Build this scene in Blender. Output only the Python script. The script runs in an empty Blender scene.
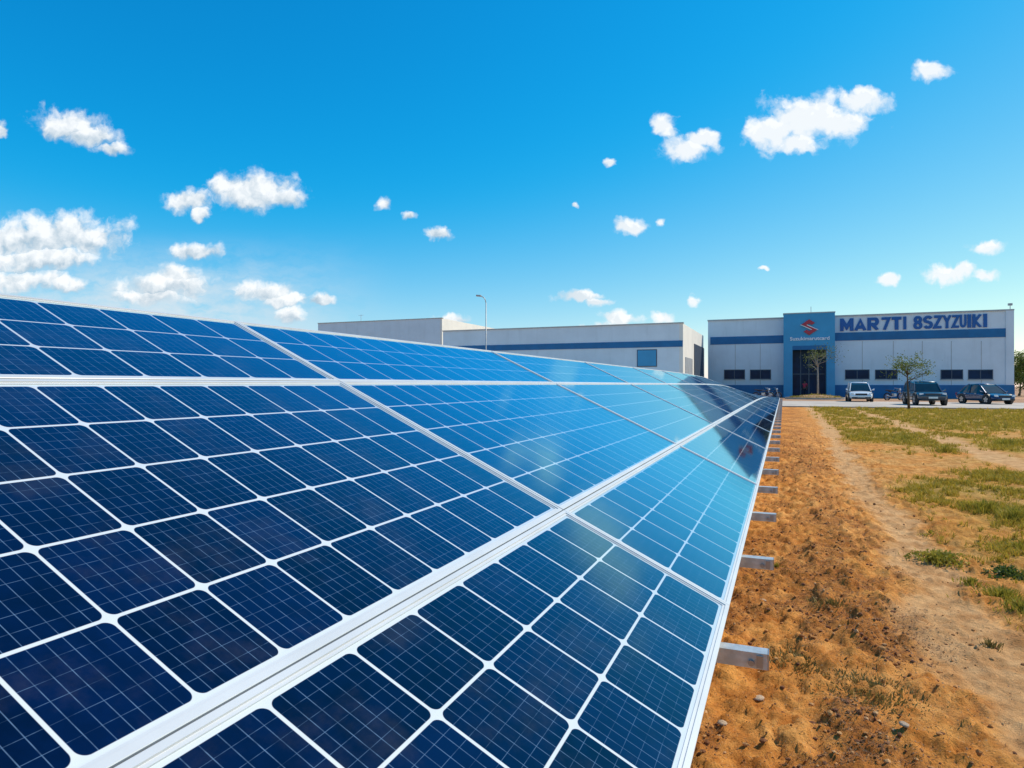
import bpy, bmesh, math, random
import numpy as np
from mathutils import Vector, Matrix
from mathutils import noise as mnoise
random.seed(7); rng = np.random.default_rng(7)
R = math.radians
SC = bpy.context.scene
COL = SC.collection

# ------------------------------------------------------------------ camera, sky, sun, exposure
F_PX, HEAD, HZ = 660.0, R(22.35), 384.5          # lens in pixels, heading to the left of +Y (the array runs along +Y)
CAM_Z = 1.30
cam_d = bpy.data.cameras.new('camera'); cam = bpy.data.objects.new('camera', cam_d); COL.objects.link(cam)
cam_d.sensor_width = 36; cam_d.lens = 36 * F_PX / 1024; cam_d.clip_start = .02; cam_d.clip_end = 3000
cam.location = (0, 0, CAM_Z); cam.rotation_euler = (R(90) - math.atan((HZ - 384) / F_PX) * -1, 0, HEAD)
SC.camera = cam
CH, SH = math.cos(HEAD), math.sin(HEAD)

SUN_AZ, SUN_EL = R(52), R(47)                    # from +Y towards +X
SUN_DIR = Vector((math.sin(SUN_AZ) * math.cos(SUN_EL), math.cos(SUN_AZ) * math.cos(SUN_EL), math.sin(SUN_EL)))
SKY_STRENGTH = .1
sun_d = bpy.data.lights.new('sun', 'SUN'); sun = bpy.data.objects.new('sun', sun_d); COL.objects.link(sun)
sun_d.energy = 4.5; sun_d.angle = R(.53); sun_d.color = (1, .885, .72)
sun.rotation_euler = (-SUN_DIR).to_track_quat('-Z', 'Y').to_euler()
SC.view_settings.view_transform = 'Standard'; SC.view_settings.look = 'None'
SC.view_settings.exposure = 0; SC.view_settings.gamma = 1
SC.render.engine = 'CYCLES'; SC.cycles.use_denoising = True
SC.cycles.max_bounces = 8; SC.cycles.caustics_reflective = False; SC.cycles.caustics_refractive = False


class NT:
    """short-hand for building node trees"""
    def __init__(s, tree): s.t = tree; tree.nodes.clear()
    def n(s, typ, **kw):
        nd = s.t.nodes.new(typ)
        for k, v in kw.items(): setattr(nd, k, v)
        return nd
    def put(s, sock, v):
        if isinstance(v, bpy.types.NodeSocket): s.t.links.new(v, sock)
        elif v is not None:
            if sock.type == 'RGBA' and hasattr(v, '__len__') and len(v) == 3: v = (*v, 1)
            sock.default_value = v
    def m(s, op, a, b=None, c=None, clamp=False):
        nd = s.n('ShaderNodeMath', operation=op, use_clamp=clamp)
        for i, v in enumerate((a, b, c)):
            if v is not None: s.put(nd.inputs[i], v)
        return nd.outputs[0]
    def vm(s, op, a, b=None, out=0):
        nd = s.n('ShaderNodeVectorMath', operation=op); s.put(nd.inputs[0], a)
        if b is not None: s.put(nd.inputs[1], b)
        return nd.outputs[out]
    def ramp(s, f, lo, hi, a=0., b=1.):
        nd = s.n('ShaderNodeMapRange', interpolation_type='SMOOTHSTEP')
        for i, v in enumerate((f, lo, hi, a, b)): s.put(nd.inputs[i], v)
        return nd.outputs[0]
    def mix(s, f, a, b, blend='MIX'):
        nd = s.n('ShaderNodeMix', data_type='RGBA', blend_type=blend)
        s.put(nd.inputs[0], f); s.put(nd.inputs[6], a); s.put(nd.inputs[7], b)
        return nd.outputs[2]
    def noise(s, vec, scale, detail=4, rough=.55, out=0, dist=0.):
        nd = s.n('ShaderNodeTexNoise')
        if vec is not None: s.put(nd.inputs['Vector'], vec)
        nd.inputs['Scale'].default_value = scale; nd.inputs['Detail'].default_value = detail
        nd.inputs['Roughness'].default_value = rough; nd.inputs['Distortion'].default_value = dist
        return nd.outputs[out]
    def xyz(s, x, y, z=0.):
        nd = s.n('ShaderNodeCombineXYZ')
        for i, v in enumerate((x, y, z)): s.put(nd.inputs[i], v)
        return nd.outputs[0]


W = bpy.data.worlds.new('World'); SC.world = W; W.use_nodes = True
N = NT(W.node_tree)
sky = N.n('ShaderNodeTexSky', sky_type='NISHITA'); sky.sun_disc = False
sky.sun_elevation = SUN_EL; sky.sun_rotation = SUN_AZ; sky.air_density = 1.0; sky.dust_density = .2; sky.ozone_density = 6.0
# deepen the sky's blue (the photograph's sky is far more saturated than the plain model)
sep = N.n('ShaderNodeSeparateColor'); N.put(sep.inputs[0], sky.outputs[0])
r_x = N.m('MULTIPLY', N.m('SUBTRACT', sep.outputs[0], 1.5), 2.3)
r_s = N.m('MULTIPLY', N.m('ADD', r_x, N.m('SQRT', N.m('ADD', N.m('MULTIPLY', r_x, r_x), .2))), .5)
g_s = N.m('MULTIPLY', sep.outputs[1], 1.52)
b_k = N.m('MULTIPLY', sep.outputs[2], .20)
b_s = N.m('DIVIDE', N.m('MULTIPLY', b_k, 10.), N.m('POWER', N.m('ADD', N.m('POWER', b_k, 4.), 1.), .25))
cmb = N.n('ShaderNodeCombineColor'); [N.put(cmb.inputs[k], v_) for k, v_ in enumerate((r_s, g_s, b_s))]
skycol = cmb.outputs[0]
# clouds: puffs at fixed bearings of the sky, broken up by noise
dirv = N.n('ShaderNodeTexCoord').outputs['Generated']
den = N.m('MAXIMUM', N.vm('DOT_PRODUCT', dirv, (-SH, CH, 0), out=1), .02)
cu = N.m('DIVIDE', N.vm('DOT_PRODUCT', dirv, (CH, SH, 0), out=1), den)
cv = N.m('DIVIDE', N.vm('DOT_PRODUCT', dirv, (0, 0, 1), out=1), den)
P2 = N.xyz(cu, cv, 0)
warp = N.vm('SCALE', N.vm('SUBTRACT', N.noise(P2, 22, 3, out=1), (.5, .5, .5))); warp.node.inputs['Scale'].default_value = .022
warp2 = N.vm('SCALE', N.vm('SUBTRACT', N.noise(P2, 75, 3, out=1), (.5, .5, .5))); warp2.node.inputs['Scale'].default_value = .014
P2w = N.vm('ADD', N.vm('ADD', P2, warp), warp2)
PUFFS = [(66, 123, 32, 17), (90, 135, 30, 13), (112, 148, 22, 8), (255, 191, 44, 19), (230, 186, 24, 14), (283, 197, 24, 11), (188, 201, 26, 12), (200, 214, 10, 6),
         (194, 252, 25, 9), (58, 236, 66, 22), (92, 240, 34, 18), (15, 240, 44, 22), (40, 258, 62, 16), (20, 280, 50, 12),
         (168, 285, 50, 13), (178, 276, 26, 13), (66, 284, 20, 8), (150, 296, 40, 8), (268, 292, 34, 11), (285, 298, 30, 8), (322, 300, 17, 5), (290, 315, 14, 9),
         (438, 234, 13, 6), (385, 203, 8, 9), (408, 216, 8, 4), (628, 226, 19, 9), (662, 223, 6, 5), (575, 205, 5, 3), (612, 161, 6, 5),
         (665, 127, 14, 11), (686, 150, 30, 12), (703, 140, 16, 10), (772, 130, 32, 20), (808, 118, 50, 25), (862, 100, 28, 14), (835, 122, 40, 16), (795, 140, 24, 12),
         (930, 71, 18, 11), (948, 274, 27, 10), (962, 269, 14, 7), (985, 277, 14, 6), (888, 279, 11, 7), (989, 247, 20, 7),
         (580, 296, 24, 6), (598, 302, 14, 5), (622, 318, 20, 8), (664, 316, 14, 7), (693, 300, 7, 5), (600, 330, 30, 6), (0, 130, 7, 9), (765, 270, 7, 2.5), (450, 320, 20, 6)]
best = None
for (px, py, rx, ry) in PUFFS:
    c = ((px - 512) / F_PX, (HZ - py) / F_PX, 0)
    d = N.vm('MULTIPLY', N.vm('SUBTRACT', P2w, c), (F_PX / rx / 1.18, F_PX / ry / 1.18, 0))
    if best is None: best = d; continue
    w_ = N.m('LESS_THAN', N.vm('LENGTH', d, out=1), N.vm('LENGTH', best, out=1))      # keep the nearest puff's own coordinates
    mx = N.n('ShaderNodeMix', data_type='VECTOR'); N.put(mx.inputs[0], w_); N.put(mx.inputs[4], best); N.put(mx.inputs[5], d); best = mx.outputs[1]
sy = N.n('ShaderNodeSeparateXYZ'); N.put(sy.inputs[0], best); vy = sy.outputs[1]; best = N.vm('LENGTH', best, out=1)
nz = N.noise(P2w, 30, 7, .55)
nz2 = N.noise(N.vm('ADD', P2w, (.009, .012, 0)), 30, 7, .55)
dens = N.m('ADD', N.m('SUBTRACT', 1.0, best), N.m('MULTIPLY', N.m('SUBTRACT', nz, .5), 1.7))
alpha = N.m('MULTIPLY', N.ramp(dens, -.04, .62), N.m('GREATER_THAN', N.vm('DOT_PRODUCT', dirv, (-SH, CH, 0), out=1), .03))
lit = N.m('ADD', N.m('ADD', .62, N.m('MULTIPLY', vy, .55)), N.m('MULTIPLY', N.m('SUBTRACT', nz, nz2), 2.6), clamp=True)
bright = N.m('MAXIMUM', lit, N.ramp(cu, -.1, .25, .0, .86))
ccol = N.mix(bright, (4.6, 5.9, 7.0), (10.2, 10.4, 10.5))
veil = N.m('MULTIPLY', N.m('MULTIPLY', N.ramp(cv, .24, .10), N.ramp(cu, -.15, -.5)), N.ramp(N.noise(N.vm('MULTIPLY', P2w, (5, 14, 1)), 1.6, 6, .6), .30, .60))   # thin cloud low on the left
mixd = N.mix(N.m('MULTIPLY', alpha, .95), N.mix(N.m('MULTIPLY', veil, 1.), skycol, (6.6, 7.9, 8.8)), ccol)
bg = N.n('ShaderNodeBackground'); bg.inputs[1].default_value = SKY_STRENGTH; N.put(bg.inputs[0], mixd)
N.put(N.n('ShaderNodeOutputWorld').inputs[0], bg.outputs[0])


# ------------------------------------------------------------------ helpers
def at(px, py_or_D, base=True):
    """ground point (x, y) seen at a pixel; second value is the image row of a ground point, or a depth when base is False"""
    D = F_PX * CAM_Z / (py_or_D - HZ) if base else py_or_D
    X = (px - 512) / F_PX * D
    return Vector((CH * X - SH * D, SH * X + CH * D, 0))
def depth(x, y): return -SH * x + CH * y
def fx(px, y):                                    # x where the column px meets the plane Y = y
    q = (px - 512) / F_PX
    return y * (CH * q - SH) / (CH + SH * q)
def fy(px, x):                                    # y where the column px meets the plane X = x
    q = (px - 512) / F_PX
    return x * (CH + SH * q) / (CH * q - SH)
def fz(py, x, y): return CAM_Z + (HZ - py) * depth(x, y) / F_PX

class MB:
    def __init__(s): s.v = []; s.f = []; s.mi = []; s.cur = 0
    def add(s, vs, fs):
        o = len(s.v); s.v += [tuple(v) for v in vs]; s.f += [tuple(i + o for i in f) for f in fs]; s.mi += [s.cur] * len(fs); return s
    def box(s, x0, x1, y0, y1, z0, z1, mat=None):
        vs = [(x, y, z) for z in (z0, z1) for y in (y0, y1) for x in (x0, x1)]
        if mat is not None: vs = [tuple(mat @ Vector(v)) for v in vs]
        return s.add(vs, [(0, 2, 3, 1), (4, 5, 7, 6), (0, 1, 5, 4), (2, 6, 7, 3), (0, 4, 6, 2), (1, 3, 7, 5)])
    def tube(s, pts, rad, n=8, cap=True):
        pts = [Vector(p) for p in pts]; rad = rad if hasattr(rad, '__len__') else [rad] * len(pts)
        vs = []; up = None
        for i, p in enumerate(pts):
            t = (pts[min(i + 1, len(pts) - 1)] - pts[max(i - 1, 0)]).normalized()
            if up is None: up = t.orthogonal().normalized()
            up = (up - t * up.dot(t)).normalized(); b = t.cross(up)
            for k in range(n):
                a = 2 * math.pi * k / n; vs.append(p + (up * math.cos(a) + b * math.sin(a)) * rad[i])
        fs = [(i * n + k, i * n + (k + 1) % n, (i + 1) * n + (k + 1) % n, (i + 1) * n + k) for i in range(len(pts) - 1) for k in range(n)]
        if cap: fs += [tuple(range(n - 1, -1, -1)), tuple((len(pts) - 1) * n + k for k in range(n))]
        return s.add(vs, fs)
    def loft(s, rings, close=True, caps=True):
        n = len(rings[0]); vs = [p for r in rings for p in r]; m = n if close else n - 1
        fs = [(i * n + k, i * n + (k + 1) % n, (i + 1) * n + (k + 1) % n, (i + 1) * n + k) for i in range(len(rings) - 1) for k in range(m)]
        if caps: fs += [tuple(range(n - 1, -1, -1)), tuple((len(rings) - 1) * n + k for k in range(n))]
        return s.add(vs, fs)
    def prism(s, poly, y0, y1, mat=None):          # polygon in x,z pushed along y
        n = len(poly); vs = [(x, y0, z) for x, z in poly] + [(x, y1, z) for x, z in poly]
        if mat is not None: vs = [tuple(mat @ Vector(v)) for v in vs]
        return s.add(vs, [tuple(range(n)), tuple(range(2 * n - 1, n - 1, -1))] + [(k, k + n, (k + 1) % n + n, (k + 1) % n) for k in range(n)])
    def build(s, name, mats, parent=None, smooth=False, bevel=0, subsurf=0, loc=None, rotz=0):
        me = bpy.data.meshes.new(name); me.from_pydata(s.v, [], s.f)
        for m in (mats if isinstance(mats, (list, tuple)) else [mats]): me.materials.append(m)
        if max(s.mi, default=0): me.polygons.foreach_set('material_index', s.mi)
        bm = bmesh.new(); bm.from_mesh(me); bmesh.ops.recalc_face_normals(bm, faces=bm.faces); bm.to_mesh(me); bm.free()
        if smooth: me.polygons.foreach_set('use_smooth', [True] * len(me.polygons))
        o = bpy.data.objects.new(name, me); COL.objects.link(o)
        if parent: o.parent = parent
        if loc is not None: o.location = loc; o.rotation_euler.z = rotz
        if bevel:
            b = o.modifiers.new('b', 'BEVEL'); b.width = bevel; b.segments = 2; b.limit_method = 'ANGLE'
        if subsurf:
            b = o.modifiers.new('s', 'SUBSURF'); b.levels = b.render_levels = subsurf
        return o

def tag(o, label=None, cat=None, group=None, kind=None):
    for k, v in (('label', label), ('category', cat), ('group', group), ('kind', kind)):
        if v: o[k] = v
    return o
def thing(name, label, cat, loc=(0, 0, 0), rotz=0, group=None):
    o = bpy.data.objects.new(name, None); COL.objects.link(o); o.location = loc; o.rotation_euler.z = rotz
    o.empty_display_size = .1
    return tag(o, label, cat, group)

def mat(name, col, rough=.6, metal=0., coat=0., spec=.5, vary=.12, vscale=1.5, bump=0., bscale=30., trans=0., streak=0.):
    m = bpy.data.materials.new(name); m.use_nodes = True; n = NT(m.node_tree)
    b = n.n('ShaderNodeBsdfPrincipled'); pos = n.n('ShaderNodeTexCoord').outputs['Object']
    c = col
    if vary:
        f = n.noise(pos, vscale, 6, .6)
        c = n.mix(n.ramp(f, .3, .7), tuple(x * (1 - vary) for x in col), tuple(min(x * (1 + vary), 1) for x in col))
    if streak:
        sp = n.vm('MULTIPLY', pos, (1.0, 1.0, .12))
        f = n.noise(sp, 1.6, 7, .65)
        c = n.mix(n.m('MULTIPLY', n.ramp(f, .5, .78), streak), c, tuple(x * .55 for x in col))
    n.put(b.inputs['Base Color'], c)
    b.inputs['Roughness'].default_value = rough; b.inputs['Metallic'].default_value = metal
    b.inputs['Coat Weight'].default_value = coat; b.inputs['Coat Roughness'].default_value = .04
    b.inputs['Specular IOR Level'].default_value = spec
    if trans: b.inputs['Transmission Weight'].default_value = trans
    if bump:
        bn = n.n('ShaderNodeBump'); bn.inputs['Strength'].default_value = bump; bn.inputs['Distance'].default_value = .02
        n.put(bn.inputs['Height'], n.noise(pos, bscale, 5)); n.put(b.inputs['Normal'], bn.outputs[0])
    n.put(n.n('ShaderNodeOutputMaterial').inputs[0], b.outputs[0])
    return m

M = {}
M['alu'] = mat('anodised_aluminium', (.60, .62, .63), .42, .2, vary=.06, vscale=3)
M['steel'] = mat('galvanised_steel', (.56, .57, .57), .45, .55, vary=.2, vscale=14, bump=.1, bscale=60)
M['bolt'] = mat('bolt_steel', (.35, .35, .36), .4, .8)
M['wall'] = mat('wall_cladding', (.68, .77, .83), .6, vary=.05, vscale=.5, streak=.25)
M['cream'] = mat('cream_wall', (.78, .75, .68), .7, vary=.05, vscale=.5, streak=.15)
M['parapet'] = mat('parapet_cap', (.42, .44, .45), .5, .3)
M['blue'] = mat('blue_band_paint', (.002, .14, .34), .5, vary=.12, vscale=.8)
M['tower'] = mat('tower_blue_panel', (.035, .31, .56), .4, vary=.07, vscale=.6)
M['letter'] = mat('letter_blue', (.001, .10, .36), .4, vary=.05)
M['red'] = mat('emblem_red', (.42, .018, .045), .35, vary=.05)
M['silver'] = mat('emblem_silver', (.62, .6, .64), .3, .5, vary=.05)
M['white'] = mat('white_sign_letter', (.85, .87, .9), .5, vary=.03)
M['glass'] = mat('window_glass', (.006, .030, .075), .12, spec=.08, vary=.3, vscale=.8)
M['frame'] = mat('window_frame_grey', (.07, .10, .14), .5, .3)
M['dark'] = mat('dark_interior', (.02, .04, .075), .7, vary=.2)
M['rubber'] = mat('tyre_rubber', (.02, .02, .022), .8)
M['rim'] = mat('alloy_rim', (.5, .51, .53), .3, .8)
M['carglass'] = mat('car_glass', (.012, .03, .045), .04, spec=.6, vary=.2)
M['lamp'] = mat('headlight_lens', (.75, .78, .8), .08, spec=.8, vary=.05)
M['taillamp'] = mat('tail_light', (.3, .01, .01), .15)
M['plastic'] = mat('black_plastic', (.025, .025, .028), .5)
M['plate'] = mat('number_plate', (.75, .75, .7), .5)
M['carwhite'] = mat('white_car_paint', (.78, .79, .8), .3, coat=1, vary=.02)
M['carblue'] = mat('dark_blue_car_paint', (.022, .045, .075), .28, .3, coat=1, vary=.05)
M['carblack'] = mat('black_car_paint', (.012, .035, .11), .25, .3, coat=1, vary=.05)
M['concrete'] = mat('road_concrete', (.50, .43, .36), .85, vary=.18, vscale=.35, bump=.15, bscale=8)
M['kerb'] = mat('kerb_concrete', (.40, .37, .32), .85, vary=.2, vscale=2)
M['bark'] = mat('bark', (.11, .075, .05), .9, vary=.35, vscale=9, bump=.6, bscale=40)
M['palebark'] = mat('pale_bark', (.33, .30, .26), .9, vary=.25, vscale=9, bump=.4, bscale=40)
M['roof'] = mat('roof_sheet', (.42, .43, .44), .6, .2)

def leafmat(name, c1, c2, tr=.3, tc=(.3, .35, .03)):
    m = bpy.data.materials.new(name); m.use_nodes = True; n = NT(m.node_tree)
    g = n.n('ShaderNodeNewGeometry'); b = n.n('ShaderNodeBsdfPrincipled')
    c = n.mix(g.outputs['Random Per Island'], c1, c2); n.put(b.inputs['Base Color'], c); b.inputs['Roughness'].default_value = .6
    b.inputs['Specular IOR Level'].default_value = .25
    t = n.n('ShaderNodeBsdfTranslucent'); n.put(t.inputs[0], n.mix(.5, c, tc))
    ms = n.n('ShaderNodeMixShader'); ms.inputs[0].default_value = tr
    n.put(ms.inputs[1], b.outputs[0]); n.put(ms.inputs[2], t.outputs[0])
    n.put(n.n('ShaderNodeOutputMaterial').inputs[0], ms.outputs[0]); return m
M['leaf'] = leafmat('green_leaf', (.045, .085, .018), (.12, .16, .035))
M['leafgrey'] = leafmat('grey_green_leaf', (.055, .085, .04), (.13, .16, .08))
M['leafdark'] = leafmat('dark_green_leaf', (.03, .07, .02), (.09, .14, .04))
M['grass'] = leafmat('grass_blade', (.29, .215, .018), (.66, .46, .07), .35, (.45, .36, .04))
M['weed'] = leafmat('weed_leaf', (.20, .185, .018), (.50, .38, .06), .35, (.40, .36, .04))
M['dryweed'] = leafmat('dry_weed', (.15, .11, .025), (.42, .29, .085), .2, (.3, .24, .08))

# ------------------------------------------------------------------ value noise for the terrain
_perm = rng.random((512, 512))
def vnoise(x, y, s, seed=0):
    x = np.asarray(x) * s + seed * 17.3 + 200; y = np.asarray(y) * s + seed * 41.7 + 200
    xi = np.floor(x).astype(int); yi = np.floor(y).astype(int); fx_ = x - xi; fy_ = y - yi
    fx_ = fx_ * fx_ * (3 - 2 * fx_); fy_ = fy_ * fy_ * (3 - 2 * fy_)
    g = lambda a, b: _perm[a % 512, b % 512]
    return (g(xi, yi) * (1 - fx_) + g(xi + 1, yi) * fx_) * (1 - fy_) + (g(xi, yi + 1) * (1 - fx_) + g(xi + 1, yi + 1) * fx_) * fy_
def fbm(x, y, s, o=4, seed=0, gain=.5):
    t = 0; a = 1; w = 0
    for i in range(o): t = t + a * vnoise(x, y, s * 2.03 ** i, seed + i * 3); w += a; a *= gain
    return t / w
def sstep(v, a, b):
    t = np.clip((v - a) / (b - a), 0, 1); return t * t * (3 - 2 * t)
ROAD0, ROAD1 = 41.6, 56.7
def track_mask(x, y):
    xc = .80 + .018 * y * (1 - sstep(y, 12, 40)) + .25 * (fbm(x * 0, y, .25, 3, 5) - .5) + sstep(y, 12, 40) * .5
    w = .20 + .10 * (fbm(x, y, .7, 3, 8) - .5)
    a = 1 - sstep(np.abs(x - xc) + .46 * (fbm(x, y, 2.2, 4, 9) - .5), w * .4, w * 1.35)
    xc2 = 3.5 + .35 * (fbm(x * 0, y, .12, 3, 12) - .5)
    b = (1 - sstep(np.abs(x - xc2) + .5 * (fbm(x, y, 1.1, 4, 10) - .5), .14, .42)) * .85
    return np.clip(np.maximum(a * .72, b * .9), 0, 1)
def grass_mask(x, y):
    base = fbm(x, y * .8, .55, 4, 20)
    side = sstep(x + .35 * (fbm(x, y, .8, 3, 21) - .5), 1.05 + .0 * y, 1.7)
    far = sstep(y, 14, 34)
    thr = .50 - .10 * far - .05 * sstep(x, 1.5, 3)
    g = sstep(base, thr - .08, thr + .20) * side
    g = np.maximum(g, far * .85 * sstep(x, .9, 1.8))
    return np.clip(g * (1 - .9 * track_mask(x, y)), 0, 1) * (1 - sstep(y, 40, 42))
LNA = lambda x, y: fbm(x, y * .7, 1.9, 4, 44, .6)
def debris_mask(x, y): return sstep(LNA(x, y), .45, .60) * (1 - sstep(x, .62, .95)) + .9 * sstep(LNA(x + 9, y * .4), .46, .58) * np.exp(-((x - .42) / .13) ** 2) * sstep(y, 3, 5)
def height(x, y):
    near = 1 - sstep(y, 8, 32)
    trk = track_mask(x, y)
    h = .030 * (fbm(x, y, 1.3, 4, 1) - .5)
    cl = fbm(x, y * .75, 11, 4, 2, .62)
    rough = (1 - trk * .75) * (1 - .55 * sstep(x, 1.0, 1.8))
    h = h + .014 * np.clip(debris_mask(x, y), 0, 1) * (fbm(x, y, 42, 3, 14, .7) - .35)
    h = h + rough * (.034 * sstep(cl, .50, .74) - .020 * sstep(1 - cl, .52, .74))
    h = h + rough * .024 * (fbm(x, y, 26, 3, 3, .65) - .5) + .009 * (1 - trk * .5) * (fbm(x, y, 60, 2, 4) - .5)
    h = h + .03 * np.exp(-((x - .33) / .22) ** 2) - .022 * trk + .012 * trk * (fbm(x, y * 2, 5, 3, 6) - .5)
    return h * near * (1 - .9 * sstep(x, 8, 14)) * (1 - .9 * sstep(-x, 3, 8)) * (1 - sstep(y, 36, 40.5)) - .0

def axis(breaks):
    out = [breaks[0][0]]
    for (a, b, d0, d1) in breaks:
        v = a
        n_ = max(1, int((b - a) / ((d0 + d1) / 2)))
        st = np.linspace(d0, d1, n_); st = st / st.sum() * (b - a)
        out += list(a + np.cumsum(st))
    return np.array(out)
gx = axis([(-420, -20, 80, 6), (-20, -2, 4, .3), (-2, -.5, .25, .03), (-.5, 2.0, .0125, .014), (2.0, 7, .016, .09), (7, 20, .1, 1.5), (20, 420, 4, 80)])
gy = axis([(-60, -2, 12, 1), (-2, 1.2, .5, .03), (1.2, 5.5, .0125, .018), (5.5, 14, .018, .07), (14, 42, .07, .5), (42, 80, 1, 4), (80, 500, 6, 90)])
GX, GY = np.meshgrid(gx, gy)
GZ = height(GX, GY)
def grid_mesh(name, X, Y, Z, material):
    ny, nx = X.shape
    me = bpy.data.meshes.new(name)
    co = np.stack([X, Y, Z], -1).reshape(-1, 3).astype(np.float32)
    i = np.arange(ny * nx).reshape(ny, nx)
    q = np.stack([i[:-1, :-1], i[:-1, 1:], i[1:, 1:], i[1:, :-1]], -1).reshape(-1, 4)
    me.vertices.add(len(co)); me.vertices.foreach_set('co', co.ravel())
    me.loops.add(q.size); me.loops.foreach_set('vertex_index', q.ravel().astype(np.int32))
    me.polygons.add(len(q)); me.polygons.foreach_set('loop_start', np.arange(0, q.size, 4, dtype=np.int32))
    me.polygons.foreach_set('use_smooth', np.ones(len(q), bool))
    me.update(); me.validate(); me.materials.append(material)
    o = bpy.data.objects.new(name, me); COL.objects.link(o); return o

gm = bpy.data.materials.new('ground_soil'); gm.use_nodes = True; n = NT(gm.node_tree)
pos = n.n('ShaderNodeNewGeometry').outputs['Position']
at_ = lambda nm: (lambda a: (setattr(a, 'attribute_name', nm), a.outputs['Fac'])[1])(n.n('ShaderNodeAttribute'))
trk, grs, deb = at_('track'), at_('grassiness'), at_('debris')
big = n.noise(pos, .9, 5, .6); mid = n.noise(pos, 6, 6, .65); fine = n.noise(pos, 55, 4, .7); lay = n.noise(n.vm('MULTIPLY', pos, (2.2, .6, 1)), 2.5, 5, .6)
soil = n.mix(n.ramp(mid, .3, .72), (.50, .170, .028), (.82, .36, .080))
soil = n.mix(n.ramp(big, .38, .66), soil, n.mix(n.ramp(mid, .35, .7), (.56, .205, .040), (.86, .43, .13)))
soil = n.mix(n.m('MULTIPLY', n.ramp(lay, .55, .75), .45), soil, (.26, .10, .03))
soil = n.mix(n.m('MULTIPLY', n.ramp(n.noise(pos, 80, 5, .75), .54, .66), .7), soil, (.12, .042, .016))
soil = n.mix(n.m('MULTIPLY', n.ramp(n.noise(pos, 110, 2, .6), .64, .72), .6), soil, (.62, .45, .27))
soil = n.mix(n.m('MULTIPLY', deb, n.ramp(n.noise(pos, 24, 5, .7), .40, .60, .12, .75)), soil, n.mix(n.ramp(fine, .35, .65), (.12, .038, .013), (.40, .145, .038)))
pale = n.mix(n.ramp(mid, .3, .7), (.52, .28, .115), (.76, .47, .23))
pale = n.mix(n.m('MULTIPLY', n.ramp(fine, .58, .74), .35), pale, (.27, .15, .07))
gcol = n.mix(n.ramp(mid, .3, .7), (.24, .19, .026), (.44, .31, .055))
c = n.mix(n.m('MULTIPLY', grs, .8), soil, gcol)
sepx = n.n('ShaderNodeSeparateXYZ'); n.put(sepx.inputs[0], pos)
field = n.m('MULTIPLY', n.ramp(sepx.outputs[0], .9, 1.7), .55)           # the field right of the track is drier and paler
c = n.mix(n.m('MULTIPLY', field, n.ramp(big, .35, .65)), c, n.mix(n.ramp(mid, .3, .7), (.42, .23, .06), (.62, .37, .13)))
c = n.mix(trk, c, pale)
park = n.ramp(sepx.outputs[1], 55.5, 56.5)
c = n.mix(n.m('MULTIPLY', park, .8), c, n.mix(n.ramp(mid, .3, .7), (.34, .20, .13), (.46, .31, .22)))
b = n.n('ShaderNodeBsdfPrincipled'); n.put(b.inputs['Base Color'], c); b.inputs['Roughness'].default_value = .95; b.inputs['Specular IOR Level'].default_value = .15
bp = n.n('ShaderNodeBump'); bp.inputs['Strength'].default_value = .95; bp.inputs['Distance'].default_value = .016
n.put(bp.inputs['Height'], n.m('ADD', n.m('ADD', n.m('MULTIPLY', n.noise(pos, 45, 7, .72), 1.1), n.m('MULTIPLY', n.noise(pos, 130, 4, .7), .45)), n.m('MULTIPLY', n.noise(pos, 9, 3), .7))); n.put(b.inputs['Normal'], bp.outputs[0])
n.put(n.n('ShaderNodeOutputMaterial').inputs[0], b.outputs[0])
ground = grid_mesh('ground', GX, GY, GZ, gm)
for nm, val in (('track', track_mask(GX, GY)), ('debris', np.clip(debris_mask(GX, GY), 0, 1)), ('grassiness', grass_mask(GX, GY))):
    a = ground.data.attributes.new(nm, 'FLOAT', 'POINT'); a.data.foreach_set('value', val.ravel().astype(np.float32))
tag(ground, kind='structure')

# road along the front of the plant
r_ = MB(); r_.box(-70, 160, ROAD0, ROAD1, -.25, .012); tag(r_.build('road', M['concrete']), kind='structure')
k_ = MB(); k_.box(-70, 160, ROAD0 - .16, ROAD0 - .002, -.25, .06); tag(k_.build('road_kerb', M['kerb']), kind='structure')

# ------------------------------------------------------------------ buildings
def wall_shell(b, x0, x1, y0, y1, z1, roof_m=None, th=.25):
    pass

def stripe(mb, x0, x1, y, z0, z1, t=.03): mb.box(x0, x1, y - t, y + .05, z0, z1)

YM = 72.8
xl, xr = fx(708, YM), fx(1013, YM)
HM = fz(310.5, xr, YM)
main = thing('factory_building', 'long grey blue factory building with large blue lettering and an entrance tower', 'building', ((xl + xr) / 2, YM, 0))
ox = (xl + xr) / 2
def loc(x): return x - ox
DEP = 30
t0x, t1x = fx(783.5, YM - 1.3), fx(835, YM - 1.3)
tz = fz(313.3, (t0x + t1x) / 2, YM - 1.3)
mb = MB(); mb.box(loc(xl), loc(xr), 0, .3, 0, HM); mb.box(loc(xl), loc(xl) + .3, .302, DEP, 0, HM); mb.box(loc(xr) - .3, loc(xr), .302, DEP, 0, HM); mb.box(loc(xl) + .302, loc(xr) - .302, DEP - .3, DEP, 0, HM)
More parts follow.
